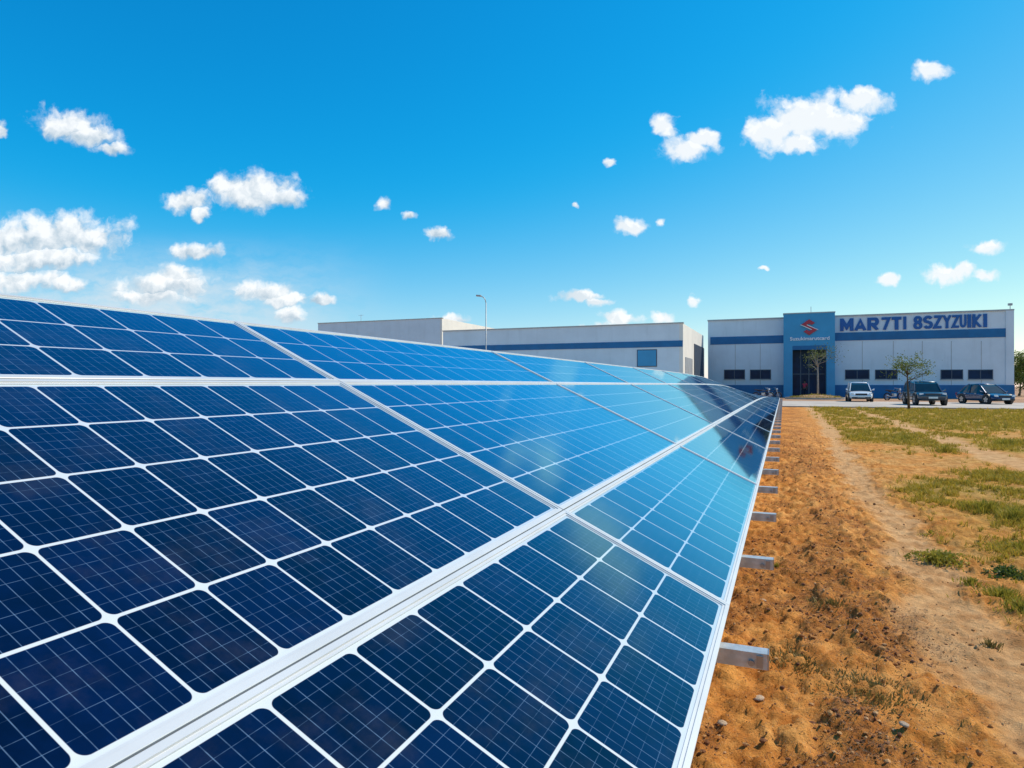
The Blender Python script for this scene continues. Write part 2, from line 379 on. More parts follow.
# shallow pilasters and cladding joints
mb.build('wall', M['wall'], main)
for px in (735, 760, 862, 893, 922, 951, 981):
    x = loc(fx(px, YM)); MB().box(x, x + .05, -.012, -.0005, 1.26, fz(344 if px < 800 else 341, fx(px, YM), YM)).build('cladding_joint', M['parapet'], main)
mb = MB(); mb.box(loc(xr) - .55, loc(xr) + .06, -.10, -.004, 1.26, HM); mb.build('corner_pilaster', M['wall'], main)
mb = MB(); mb.box(loc(xl) + .3, loc(xr) - .3, .3, DEP - .3, HM - .9, HM - .7); mb.build('roof', M['roof'], main)
mb = MB(); mb.box(loc(xl) - .05, loc(xr) + .08, -.12, .36, HM + .001, HM + .13); mb.build('parapet_cap', M['parapet'], main)
zs0, zs1 = fz(344, fx(745, YM), YM), fz(336.3, fx(745, YM), YM)
mb = MB(); mb.box(loc(xl) + .25, loc(t0x) - .01, -.05, -.002, zs0, zs1); mb.build('blue_stripe', M['blue'], main)
zs0, zs1 = fz(339, fx(920, YM), YM), fz(330.6, fx(920, YM), YM)
mb = MB(); mb.box(loc(t1x) + .01, loc(xr) - .552, -.05, -.002, zs0, zs1); mb.build('blue_stripe', M['blue'], main)
ZS1 = zs1
mb = MB(); mb.box(loc(xl) - .02, loc(t0x) - .01, -.06, -.002, 0, 1.25); mb.build('blue_plinth', M['blue'], main)
mb = MB(); mb.box(loc(t1x) + .01, loc(xr) + .1, -.13, -.002, 0, 1.25); mb.build('blue_plinth', M['blue'], main)
for a_, b_ in ((724, 745), (750, 771), (845, 869.5), (875, 897.5), (940.5, 963), (968, 993)):
    wx0, wx1 = loc(fx(a_, YM)), loc(fx(b_, YM)); wxm = fx((a_ + b_) / 2, YM)
    wz0, wz1 = fz(379.3, wxm, YM), fz(369.6, wxm, YM)
    mb = MB(); w = .07
    mb.box(wx0, wx1, -.045, -.003, wz0, wz0 + w); mb.box(wx0, wx1, -.045, -.003, wz1 - w, wz1)
    mb.box(wx0, wx0 + w, -.045, -.003, wz0 + w, wz1 - w); mb.box(wx1 - w, wx1, -.045, -.003, wz0 + w, wz1 - w)
    xm = (wx0 + wx1) / 2; mb.box(xm - .035, xm + .035, -.045, -.003, wz0 + w, wz1 - w)
    wn = mb.build('window', M['frame'], main)
    mb = MB(); mb.box(wx0 + w, xm - .035, -.02, -.004, wz0 + w, wz1 - w); mb.box(xm + .035, wx1 - w, -.02, -.004, wz0 + w, wz1 - w); mb.build('pane', M['glass'], wn)
    mb = MB(); mb.box(wx0 - .05, wx1 + .05, -.09, -.003, wz0 - .08, wz0 - .002); mb.build('sill', M['parapet'], wn)
# entrance tower: two piers, a lintel wall and a deep dark doorway
yf = -1.3
d0, d1 = fx(792.5, YM + yf), fx(826.5, YM + yf); dz = fz(345.5, (d0 + d1) / 2, YM + yf)
mb = MB()
mb.box(loc(t0x), loc(d0), yf, -.002, 0, tz); mb.box(loc(d1), loc(t1x), yf, -.002, 0, tz); mb.box(loc(d0) + .001, loc(d1) - .001, yf, -.002, dz, tz)
tw = mb.build('entrance_tower', M['tower'], main)
mb = MB(); mb.box(loc(t0x) - .04, loc(t1x) + .04, yf - .05, .2, tz + .001, tz + .1); mb.build('tower_cap', M['parapet'], tw)
mb = MB(); mb.box(loc(d0) + .002, loc(d1) - .002, -.10, -.004, 0, dz - .002); dr = mb.build('entrance_door', M['glass'], main)
mb = MB()
for i in range(5):
    x = loc(d0) + (loc(d1) - loc(d0)) * i / 4; mb.box(max(x - .05, loc(d0) + .004), min(x + .05, loc(d1) - .004), -.16, -.102, 0, dz - .2)
for z in (2.3, dz - .3): mb.box(loc(d0) + .06, loc(d1) - .06, -.155, -.103, z, z + .1)
mb.build('door_frame', M['frame'], dr)
mb = MB(); mb.box(loc(d0) + .01, loc(d1) - .01, yf - .02, yf + .10, dz - .42, dz - .003); mb.build('door_header', M['blue'], tw)
# emblem on the tower
ex = loc((fx(803, YM + yf) + fx(815.5, YM + yf)) / 2); ez = fz(327.3, ox + ex, YM + yf); es = .78
S_ = [(0, 1), (.66, .54), (.30, .29), (0, .50), (-.27, .31), (1, -.32), (0, -1), (-.66, -.54), (-.30, -.29), (0, -.50), (.27, -.31), (-1, .32)]
def tri_poly(mb, poly, y0, y1):
    bm = bmesh.new(); vs = [bm.verts.new((x, y0, z)) for x, z in poly]; f = bm.faces.new(vs)
    r = bmesh.ops.extrude_face_region(bm, geom=[f]); bmesh.ops.translate(bm, vec=(0, y1 - y0, 0), verts=[v for v in r['geom'] if isinstance(v, bmesh.types.BMVert)])
    bmesh.ops.triangulate(bm, faces=bm.faces); bm.verts.index_update()
    mb.add([v.co.copy() for v in bm.verts], [tuple(v.index for v in f.verts) for f in bm.faces]); bm.free()
mb = MB(); tri_poly(mb, [(ex + x * es * .98, ez + z * es) for x, z in S_], yf - .12, yf - .012); em = mb.build('red_emblem', M['red'], tw)
mb = MB()
for sgn in (1, -1): tri_poly(mb, [(ex + sgn * x * es, ez + sgn * z * es) for x, z in ((-.27, .36), (1.04, -.31), (1.0, -.38), (-.30, .27))], yf - .15, yf - .122)
mb.build('emblem_edge', M['silver'], em)

def text_obj(word, name, x0, x1, z0, z1, y, material, parent, bold=.0, thick=.08, shear=0.):
    cu_ = bpy.data.curves.new(name, 'FONT'); cu_.body = word; cu_.extrude = .5; cu_.offset = bold; cu_.shear = shear; cu_.resolution_u = 3
    tmp = bpy.data.objects.new(name, cu_); COL.objects.link(tmp)
    dg = bpy.context.evaluated_depsgraph_get(); me = bpy.data.meshes.new_from_object(tmp.evaluated_get(dg))
    bpy.data.objects.remove(tmp); me.materials.clear(); me.materials.append(material)
    v = np.zeros(len(me.vertices) * 3); me.vertices.foreach_get('co', v); v = v.reshape(-1, 3)
    lo, hi = v.min(0), v.max(0)
    o_ = np.empty_like(v)
    o_[:, 0] = x0 + (v[:, 0] - lo[0]) / (hi[0] - lo[0]) * (x1 - x0)
    o_[:, 2] = z0 + (v[:, 1] - lo[1]) / (hi[1] - lo[1]) * (z1 - z0)
    o_[:, 1] = y - thick * (v[:, 2] - lo[2]) / (hi[2] - lo[2])
    me.vertices.foreach_set('co', o_.ravel()); me.update()
    o = bpy.data.objects.new(name, me); COL.objects.link(o); o.parent = parent; return o
text_obj('Suzukimarutcard', 'sign_lettering', loc(fx(790, YM + yf)), loc(fx(829.5, YM + yf)), fz(340.2, fx(810, YM + yf), YM + yf), fz(336.6, fx(810, YM + yf), YM + yf), yf - .01, M['white'], tw, bold=.02, thick=.05)
zl0, zl1 = ZS1 + .14, ZS1 + .14 + 1.24
LET = [('M', 840, 853.5), ('A', 854.5, 866), ('R', 867.5, 879), ('7', 881, 890), ('T', 891, 902), ('I', 903.2, 906.3),
       ('8', 913.3, 922.3), ('S', 923.3, 932.6), ('Z', 933.3, 942), ('Y', 942.8, 951), ('Z', 951.5, 959.3), ('U', 959.8, 966.2), ('I', 967.4, 971), ('K', 972.4, 981.5), ('I', 983.2, 987)]
def arc(cx, cz, rx, rz, a0, a1, k=8): return [(cx + rx * math.cos(R(a0 + (a1 - a0) * i / k)), cz + rz * math.sin(R(a0 + (a1 - a0) * i / k))) for i in range(k + 1)]
GLYPH = {'M': [[(.1, 0), (.1, 1)], [(.1, .93), (.5, .3), (.9, .93)], [(.9, 0), (.9, 1)]], 'A': [[(.06, 0), (.5, .97), (.94, 0)], [(.24, .28), (.76, .28)]],
         'R': [[(.1, 0), (.1, 1)], [(.1, .91), (.55, .91)] + arc(.6, .68, .28, .23, 80, -90) + [(.1, .45)], [(.45, .45), (.9, 0)]], '7': [[(0, .9), (.92, .9), (.35, 0)]],
         'T': [[(0, .9), (1, .9)], [(.5, .9), (.5, 0)]], 'I': [[(.5, 0), (.5, 1)]], '8': [arc(.5, .72, .34, .20, 90, 450, 14), arc(.5, .28, .38, .22, 90, 450, 14)],
         'S': [arc(.5, .70, .40, .21, 20, 200) + [(.2, .57), (.8, .45)] + arc(.5, .30, .40, .21, 30, -160)], 'Z': [[(.02, .9), (.88, .9), (.12, .1), (1, .1)]],
         'Y': [[(.04, 1), (.5, .5), (.96, 1)], [(.5, .55), (.5, 0)]], 'U': [[(.1, 1), (.1, .4)] + arc(.5, .38, .4, .29, 180, 360) + [(.9, 1)]], 'K': [[(.1, 0), (.1, 1)], [(.92, 1), (.2, .48), (.95, 0)]]}
for ch, a_, b_ in LET:
    lx0_, lx1_ = loc(fx(a_, YM)), loc(fx(b_, YM)); hgt = zl1 - zl0; sw = min(.13 * hgt, .175 * (lx1_ - lx0_)); mb = MB()
    if ch == 'I': sw = (lx1_ - lx0_) / 2
    ins = 0 if ch == 'I' else sw * .35
    for si, stroke in enumerate(GLYPH[ch]):
        pts = [Vector((lx0_ + ins + u_ * (lx1_ - lx0_ - 2 * ins), zl0 + v_ * hgt)) for u_, v_ in stroke]; closed = (pts[0] - pts[-1]).length < .02
        yb_, yf_ = -.004 - .001 * si, -.10 - .006 * si; ra = []
        for k, p in enumerate(pts):
            a1 = (pts[k] - pts[k - 1]).normalized() if k else ((pts[0] - pts[-2]).normalized() if closed else (pts[1] - pts[0]).normalized())
            a2 = (pts[k + 1] - pts[k]).normalized() if k < len(pts) - 1 else ((pts[1] - pts[0]).normalized() if closed else a1)
            t_ = (a1 + a2).normalized(); nn = Vector((-t_.y, t_.x)); l_ = sw / max(.45, nn.dot(Vector((-a1.y, a1.x))))
            p0, p1 = p + nn * l_, p - nn * l_
            cz_ = lambda z: min(max(z, zl0), zl1)
            ra.append([(p0.x, yf_, cz_(p0.y)), (p1.x, yf_, cz_(p1.y)), (p1.x, yb_, cz_(p1.y)), (p0.x, yb_, cz_(p0.y))])
        mb.loft(ra, caps=not closed)
    mb.build('sign_letter', M['letter'], main)
# small roof aerials
def aerial(x, y, z, h, label, arms=2):
    mb = MB(); mb.tube([(0, 0, -.3), (0, 0, h)], .03, 6)
    for i in range(arms):
        zz = h - .08 - i * .3; mb.tube([(-.45 + .15 * i, 0, zz), (.45 - .15 * i, 0, zz)], .022, 6)
    o = mb.build('roof_aerial', M['steel'], loc=(x, y, z)); tag(o, label, 'aerial'); return o
aerial(fx(811, YM + 2), YM + 2, tz - 1.0, 2.0, 'thin aerial rod standing up behind the blue entrance tower', 0)
xx = fx(1010, YM + .2); mb = MB(); mb.tube([(0, 0, 0), (0, 0, .35)], .03, 6); mb.box(-.16, .16, -.1, .1, .351, .55); o = mb.build('roof_camera', M['parapet'], loc=(xx, YM + .15, HM + .13)); tag(o, 'small box on a short post at the right roof corner', 'camera')

# low hall to the left
YL = 57.4; lx1 = fx(683, YL); HL = fz(323.3, lx1, YL); lx0 = fx(443, YL); LD = 15.5
hall = thing('low_hall', 'low grey flat roofed hall with a dark blue stripe and cream sunlit side wall', 'building', ((lx0 + lx1) / 2, YL, 0)); ox2 = (lx0 + lx1) / 2
mb = MB(); mb.box(lx0 - ox2, lx1 - ox2 - .302, 0, .3, 0, HL); mb.box(lx0 - ox2, lx0 - ox2 + .3, .302, LD, 0, HL); mb.box(lx0 - ox2 + .302, lx1 - ox2 - .302, LD - .3, LD, 0, HL); mb.build('wall', M['wall'], hall)
mb = MB(); mb.box(lx1 - ox2 - .3, lx1 - ox2, 0, LD, 0, HL); mb.build('side_wall', M['cream'], hall)
mb = MB(); mb.box(lx0 - ox2 + .3, lx1 - ox2 - .3, .3, LD - .3, HL - .7, HL - .5); mb.build('roof', M['roof'], hall)
mb = MB(); mb.box(lx0 - ox2 - .04, lx1 - ox2 + .05, -.08, .34, HL + .001, HL + .1); mb.build('parapet_cap', M['parapet'], hall)
z0_, z1_ = fz(348.5, fx(600, YL), YL), fz(342.5, fx(600, YL), YL)
mb = MB(); mb.box(lx0 - ox2 + .02, lx1 - ox2 - .02, -.05, -.002, z0_, z1_); mb.build('blue_stripe', M['blue'], hall)
wx0, wx1 = fx(637, YL) - ox2, fx(657, YL) - ox2; wz1 = fz(349.5, fx(647, YL), YL); wz0 = wz1 - 1.5
mb = MB(); mb.box(wx0, wx1, -.04, -.003, wz0, wz1); wn = mb.build('window', M['frame'], hall)
mb = MB(); mb.box(wx0 + .07, wx1 - .07, -.055, -.0405, wz0 + .07, wz1 - .07); mb.build('pane', M['tower'], wn)
for a_, b_, zt, mm, nm in ((694, 703.5, 346, 'dark', 'side_door'), (685.2, 692, 358, 'parapet', 'service_hatch')):
    ya, yb = fy(a_, lx1) - YL, fy(b_, lx1) - YL; zt_ = fz(zt, lx1, YL + (ya + yb) / 2)
    ob = MB().box(lx1 - ox2 + .002, lx1 - ox2 + .05, ya, yb, .02, zt_).build(nm, M[mm], hall)
    MB().box(lx1 - ox2 + .051, lx1 - ox2 + .09, yb - .35, yb - .12, .02, zt_ - .1).build('door_leaf', M['cream'], ob)
# tall hall behind it
YT = 80.0; tx1 = fx(442, YT); HT = fz(318.3, tx1, YT); tx0 = fx(318, YT); TD = fy(503, tx1) - YT
hall2 = thing('tall_hall', 'tall plain grey hall with a sunlit white side wall behind the low hall', 'building', ((tx0 + tx1) / 2, YT, 0)); ox3 = (tx0 + tx1) / 2
mb = MB(); mb.box(tx0 - ox3, tx1 - ox3 - .302, 0, .3, 0, HT); mb.box(tx0 - ox3, tx0 - ox3 + .3, .302, TD, 0, HT); mb.box(tx0 - ox3 + .302, tx1 - ox3 - .302, TD - .3, TD, 0, HT); mb.build('wall', M['wall'], hall2)
mb = MB(); mb.box(tx1 - ox3 - .3, tx1 - ox3, 0, TD, 0, HT); mb.build('side_wall', M['cream'], hall2)
mb = MB(); mb.box(tx0 - ox3 + .3, tx1 - ox3 - .3, .3, TD - .3, HT - .7, HT - .5); mb.build('roof', M['roof'], hall2)
mb = MB(); mb.box(tx0 - ox3 - .04, tx1 - ox3 + .05, -.08, .34, HT + .001, HT + .1); mb.build('parapet_cap', M['parapet'], hall2)
aerial(fx(361, YT + 3), YT + 3, HT - .5, 1.9, 'thin T shaped aerial on the roof of the tall grey hall', 1)

# street lamp
lp = at(486, 50, False)
lamp = thing('street_lamp', 'tall thin grey street lamp with a bent arm in front of the low hall', 'street lamp', lp)
lh = fz(296, lp.x, lp.y)
mb = MB(); mb.tube([(0, 0, 0), (0, 0, 2), (0, 0, lh - .5)], [.06, .05, .036], 10); mb.build('pole', M['parapet'], lamp, smooth=True)
dirc = Vector((-CH, -SH, 0))
mb = MB(); mb.tube([(0, 0, lh - .52), dirc * .06 + Vector((0, 0, lh - .28)), dirc * .18 + Vector((0, 0, lh - .1)), dirc * .38 + Vector((0, 0, lh - .02))], .034, 8); mb.build('arm', M['parapet'], lamp, smooth=True)
mb = MB(); mb.loft([[(dirc * d + Vector((-SH, CH, 0)) * (-w) + Vector((0, 0, lh - .06 + z))) if i == 0 else (dirc * d + Vector((-SH, CH, 0)) * w + Vector((0, 0, lh - .06 + z))) if i == 1 else (dirc * d + Vector((-SH, CH, 0)) * w + Vector((0, 0, lh + .06 + z))) if i == 2 else (dirc * d + Vector((-SH, CH, 0)) * (-w) + Vector((0, 0, lh + .06 + z))) for i in range(4)] for d, w, z in ((.33, .06, 0), (.42, .12, .01), (.68, .10, .03), (.76, .04, .04))])
mb.build('lamp_head', M['parapet'], lamp, bevel=.02)
mb = MB(); mb.tube([(0, 0, 0), (0, 0, .5)], .17, 8); mb.build('base_cover', M['steel'], lamp)

# ------------------------------------------------------------------ solar array
AB, ZB = -.172, CAM_Z - .76
PL, GAP, T1 = 2.93, .004, 2.37
NCOL = 14
TW = [(-5, 25.5), (14, 25.5), (18, 25.3), (22, 24.3), (26, 21.5), (30, 18.0), (34, 13.5), (38, 8.5), (42, 4.0)]
def tilt(t):
    ts = [a for a, _ in TW]; v = [b for _, b in TW]
    return R(float(np.interp(t, ts, v)))
def SF(t, s, h=0.):
    T = tilt(t); return (AB - s * math.cos(T) + h * math.sin(T), t, ZB + s * math.sin(T) + h * math.cos(T))

def cell_sheet_material(name, r0, r1, ior, film):
    pm = bpy.data.materials.new(name); pm.use_nodes = True; n = NT(pm.node_tree)
    uvn = n.n('ShaderNodeUVMap'); uvn.uv_map = 'UVMap'
    sp = n.n('ShaderNodeSeparateXYZ'); n.put(sp.inputs[0], uvn.outputs[0]); u, v = sp.outputs[0], sp.outputs[1]
    fu = n.m('FRACT', u); fv = n.m('FRACT', v)
    au = n.m('ABSOLUTE', n.m('SUBTRACT', fu, .5)); av = n.m('ABSOLUTE', n.m('SUBTRACT', fv, .5))
    # rounded-corner square cell: distance outside a rounded box
    HC, RC = .483, .08
    qx = n.m('MAXIMUM', n.m('SUBTRACT', au, HC - RC), 0.); qy = n.m('MAXIMUM', n.m('SUBTRACT', av, HC - RC), 0.)
    dist = n.m('SQRT', n.m('ADD', n.m('MULTIPLY', qx, qx), n.m('MULTIPLY', qy, qy)))
    cell = n.ramp(dist, RC - .004, RC + .004, 1., 0.)
    def lines(f, k, w, edge=.012):
        d_ = n.m('ABSOLUTE', n.m('SUBTRACT', n.m('FRACT', n.m('MULTIPLY', f, k)), .5))
        return n.ramp(d_, .5 - w * k, .5 - w * k + edge * k, 0., 1.)
    l1 = lines(fu, 7.0, .0065, .006); l2 = lines(fv, 6.0, .005, .006)
    cid = n.n('ShaderNodeTexWhiteNoise', noise_dimensions='3D'); oi = n.n('ShaderNodeObjectInfo')
    n.put(cid.inputs['Vector'], n.xyz(n.m('FLOOR', u), n.m('FLOOR', v), n.m('MULTIPLY', oi.outputs['Random'], 91.)))
    grain = n.noise(uvn.outputs[0], 3.2, 4, .6); grain2 = n.noise(n.vm('MULTIPLY', uvn.outputs[0], (14, 3, 1)), 2.2, 3, .6)
    tone = n.m('ADD', n.m('MULTIPLY', cid.outputs[0], .75), n.m('MULTIPLY', n.ramp(grain, .3, .7), .45))
    blue = n.mix(tone, (.0002, .0010, .0075), (.0010, .0065, .040))
    blue = n.mix(n.m('MULTIPLY', n.m('MULTIPLY', l1, n.ramp(grain2, .25, .7, .25, 1.)), .62), blue, (.17, .29, .45))
    blue = n.mix(n.m('MULTIPLY', n.m('MULTIPLY', l2, n.ramp(grain, .35, .65, .1, 1.)), .6), blue, (.15, .27, .43))
    wht = n.mix(n.noise(uvn.outputs[0], 6, 4), (.56, .61, .64), (.68, .72, .74))
    colr = n.mix(cell, wht, blue)
    dust = n.noise(n.vm('MULTIPLY', uvn.outputs[0], (1, 1, 1)), 1.1, 6, .65)
    colr = n.mix(n.m('MULTIPLY', n.ramp(dust, .48, .78), .03), colr, (.55, .5, .42))
    b = n.n('ShaderNodeBsdfPrincipled'); n.put(b.inputs['Base Color'], colr); b.inputs['Roughness'].default_value = .5; b.inputs['Specular IOR Level'].default_value = 0.
    gl = n.n('ShaderNodeBsdfGlossy'); gl.inputs['Color'].default_value = (*film, 1)           # blue anti-reflection film
    n.put(gl.inputs['Roughness'], n.ramp(dust, .4, .85, r0, r1))
    fr = n.n('ShaderNodeFresnel'); fr.inputs['IOR'].default_value = ior
    ms = n.n('ShaderNodeMixShader'); n.put(ms.inputs[0], n.ramp(fr.outputs[0], 0., .42, .015, .80)); n.put(ms.inputs[1], b.outputs[0]); n.put(ms.inputs[2], gl.outputs[0])
    n.put(n.n('ShaderNodeOutputMaterial').inputs[0], ms.outputs[0])
    return pm
PM_TEX = cell_sheet_material('textured_glass_cells', .11, .16, 1.5, (.33, .82, 1.)); PM_CLEAR = cell_sheet_material('clear_glass_cells', .035, .065, 1.5, (.56, .88, 1.))

ORD = ['first', 'second', 'third', 'fourth', 'fifth', 'sixth', 'seventh', 'eighth', 'ninth', 'tenth', 'eleventh', 'twelfth', 'thirteenth', 'fourteenth', 'fifteenth', 'sixteenth', 'seventeenth', 'eighteenth', 'nineteenth', 'twentieth']
TENS = ['twenty', 'thirty', 'forty']; ONES = ORD[:9]
def ordw(i):
    if i < 20: return ORD[i]
    k = i + 1; return ('thirtieth' if k == 30 else 'fortieth' if k == 40 else TENS[k // 10 - 2] + ' ' + ORD[k % 10 - 1])
ROWS = [(0, .66, 3, 'bottom row'), (.66, 1.79, 5, 'wide middle row'), (1.79, 2.45, 3, 'upper row')]
NUS = (13, 16, 13)
def panel(col, ri):
    s0, s1, nv, rname = ROWS[ri]
    t1 = T1 + PL * (col) ; t0 = t1 - PL
    t0 += GAP / 2; t1 -= GAP / 2; a0 = s0 + (GAP / 2 if ri else 0); a1 = s1 - GAP / 2
    near = 'nearest the camera' if col == 0 else 'farthest from the camera' if col == NCOL - 1 else ordw(col) + ' column from the camera'
    lead = 'dark blue solar panel' if col < 2 else 'sky blue solar panel' if col < 4 else 'shiny solar panel'
    p = thing('solar_panel', f'{lead} in the {rname}, {near}', 'solar panel', SF((t0 + t1) / 2, a0), 0, 'solar panels of the long tilted array')
    O = Vector(p.location)
    seg = 1 if t1 < 14 else 5
    jit = random.uniform(-.0012, .0012)
    P_ = lambda t, s, h: tuple(Vector(SF(t, s, h + jit)) - O)
    # frame: ring of a stepped profile
    prof = [(.0, -.038), (.0, .005), (.0012, .006), (.014, .006), (.0152, .0026), (.0225, .0026), (.0232, .0), (.0232, -.006)]
    rings = []
    for (w, h) in prof:
        r = []
        for k in range(seg + 1): r.append(P_(t0 + w + (t1 - t0 - 2 * w) * k / seg, a0 + w, h))
        for k in range(seg + 1): r.append(P_(t1 - w - (t1 - t0 - 2 * w) * k / seg, a1 - w, h))
        rings.append(r)
    mb = MB(); mb.loft(rings, caps=False); mb.build('frame', M['alu'], p)
    # laminate
    NU = NUS[ri]; m_t = .031; CP = (t1 - t0 - 2 * m_t) / NU; m_s = .029; e = .0225
    ts = [t0 + e, t0 + m_t] + [t0 + m_t + NU * CP * k / seg for k in range(1, seg)] + [t1 - m_t, t1 - e]
    ss = [a0 + e, a0 + m_s, a1 - m_s, a1 - e]
    vs = [P_(t, s, 0) for s in ss for t in ts]; nt = len(ts); fs = []; uvs = []
    for j in range(3):
        for i in range(nt - 1):
            fs.append((j * nt + i, j * nt + i + 1, (j + 1) * nt + i + 1, (j + 1) * nt + i))
            if j == 1 and 0 < i < nt - 2:
                c_ = lambda t: (t - t0 - m_t) / CP
                uvs += [(c_(ts[i]), 0), (c_(ts[i + 1]), 0), (c_(ts[i + 1]), nv), (c_(ts[i]), nv)]
            else: uvs += [(0, 0)] * 4
    me = bpy.data.meshes.new('cell_sheet'); me.from_pydata(vs, [], fs); me.materials.append(PM_TEX if col < 2 or (col == 2 and ri == 2) else PM_CLEAR)
    ul = me.uv_layers.new(name='UVMap'); ul.data.foreach_set('uv', np.array(uvs, np.float32).ravel())
    if me.polygons[0].normal.z < 0: me.flip_normals()
    o = bpy.data.objects.new('cell_sheet', me); COL.objects.link(o); o.parent = p
    # thin backing so the panel is closed from below
    mb = MB(); vs = [P_(t, s, -.03) for s in (a0 + .003, a1 - .003) for t in [t0 + (t1 - t0) * k / seg for k in range(seg + 1)]]
    mb.add(vs, [(i, i + 1, seg + 2 + i, seg + 1 + i) for i in range(seg)]); mb.build('back_sheet', M['white'], p)
for col in range(NCOL):
    for ri in range(3): panel(col, ri)

# support frames: a beam that juts out below the lower edge, a sloping rafter, two posts
t = 2.10; i = 0
T_END = T1 + PL * (NCOL - 1)
while t < T_END - .2:
    bt = ZB - .040
    T_ = tilt(t); sC, sS = math.cos(T_), math.sin(T_)
    fr = thing('support_frame', f'steel support with its beam end jutting over the soil, {ordw(i)} from the camera', 'support frame', (AB, t, 0), 0, 'support frames below the array')
    mb = MB(); x1 = .128; x0 = -2.2
    # open C section: web facing the camera, flanges top and bottom
    mb.box(x0, x1, -.004, 0, bt - .047, bt); mb.box(x0, x1, .0005, .045, bt - .004, bt); mb.box(x0, x1, .0005, .045, bt - .047, bt - .043)
    mb.build('beam', M['steel'], fr)
    mb = MB(); mb.box(x1 - .03, x1 - .012, -.010, -.0045, bt - .042, bt - .006); mb.tube([(x1 - .045, -.005, bt - .03), (x1 - .045, -.014, bt - .03)], .009, 8); mb.box(x1 + .0005, x1 + .004, -.004, .045, bt - .047, bt)
    mb.build('end_clip', M['bolt'], fr)
    mb = MB(); mm = Matrix.Translation((0, 0, ZB - .044)) @ Matrix.Rotation(T_, 4, 'Y')
    mb.box(-2.4, -.05, .05, .09, -.05, -.002, mm); mb.build('rafter', M['steel'], fr)
    mb = MB(); mb.box(-.36, -.30, -.06, -.005, -.3, bt); mb.build('post', M['steel'], fr)
    mb = MB(); mb.box(-1.95, -1.88, .05, .10, -.3, ZB - .06 + 1.9 * math.tan(T_)); mb.build('post', M['steel'], fr)
    t += 1.14; i += 1

# ------------------------------------------------------------------ vegetation
def leaf_quad(mb, p, size, nrm=None, asp=.5):
    d = Vector((random.gauss(0, 1), random.gauss(0, 1), random.gauss(0, .7))).normalized(); s = d.orthogonal().normalized()
    s = (Matrix.Rotation(random.uniform(0, 6.28), 3, d) @ s); l = size * random.uniform(.7, 1.3)
    tp = p + d * l
    mb.add([p, p + d * l * .5 + s * l * asp * .5, tp, p + d * l * .5 - s * l * asp * .5], [(0, 1, 2, 3)])

def tree(name, label, base, h, crown_r, leafm, barkm, nl, leaf, trunk_frac=.38, seed=1, group=None, density=1., tr=.05, droop=0.):
    random.seed(seed)
    t = thing(name, label, 'tree', base, 0, group)
    tk = MB(); tips = []
    bend = Vector((random.uniform(-.06, .06), random.uniform(-.06, .06), 0)) * h
    zf = h * trunk_frac
    top = Vector((bend.x, bend.y, h * .82))
    pts = [Vector((0, 0, -.1)), Vector((bend.x * .3, bend.y * .3, zf * .6)), Vector((bend.x * .6, bend.y * .6, zf)), (Vector((bend.x * .6, bend.y * .6, zf)) + top) / 2, top]
    tk.tube(pts, [tr * 1.3, tr, tr * .8, tr * .5, tr * .15], 9); tips.append(top)
    nb = 9
    for k in range(nb):
        f = random.uniform(0, .85); p0 = pts[2].lerp(top, f)
        a = k * 2.4 + random.uniform(-.4, .4); rr = crown_r * (1 - .45 * f) * random.uniform(.6, 1.05)
        e = p0 + Vector((math.cos(a) * rr, math.sin(a) * rr, (h - p0.z) * random.uniform(.25, .8) - droop))
        mid_ = p0.lerp(e, .5) + Vector((0, 0, random.uniform(-.03, .06) * h))
        tk.tube([p0, mid_, e], [tr * .42, tr * .26, tr * .07], 6); tips += [e, mid_.lerp(e, .5)]
        for q in range(3):
            s0 = mid_.lerp(e, random.uniform(.1, .9)); e2 = s0 + Vector((random.gauss(0, 1), random.gauss(0, 1), random.gauss(.4, .7))).normalized() * crown_r * random.uniform(.22, .42)
            tk.tube([s0, e2], [tr * .15, tr * .05], 5); tips.append(e2)
    tk.build('trunk', barkm, t, smooth=True)
    cr = MB()
    sizes = [random.uniform(.45, 1.2) for _ in tips]
    for _ in range(nl):
        k = random.randrange(len(tips)); rad = crown_r * .34 * sizes[k]
        d = Vector((random.gauss(0, 1), random.gauss(0, 1), random.gauss(0, .75))) * rad * .55
        leaf_quad(cr, tips[k] + d, leaf)
    cr.build('crown', leafm, t)
    return t

g1 = at(909, 409.5)
tree('young_tree', 'small green tree in the grass in front of the dark parked off roader', g1, fz(355, g1.x, g1.y), 1.22, M['leaf'], M['bark'], 1150, .10, .42, 3, tr=.055)
g2 = at(818, 60.5, False)
tree('young_tree', 'thin pale trunked tree in front of the entrance doorway', g2, fz(344, g2.x, g2.y), 1.85, M['leafgrey'], M['palebark'], 800, .13, .50, 11, tr=.075)
for k, (px, D, h, rad, lab) in enumerate(((1019, 76, 3.9, 2.0, 'bushy tree directly beside the right corner of the factory'), (1036, 71, 4.6, 2.4, 'wide bushy tree at the right edge of the picture'), (1060, 76, 5.2, 2.6, 'tallest bushy tree right of the picture edge'))):
    tree('bushy_tree', lab, at(px, D, False), h, rad, M['leafdark'], M['bark'], 4200, .24, .10, 20 + k, 'bushy trees right of the factory', tr=.12)

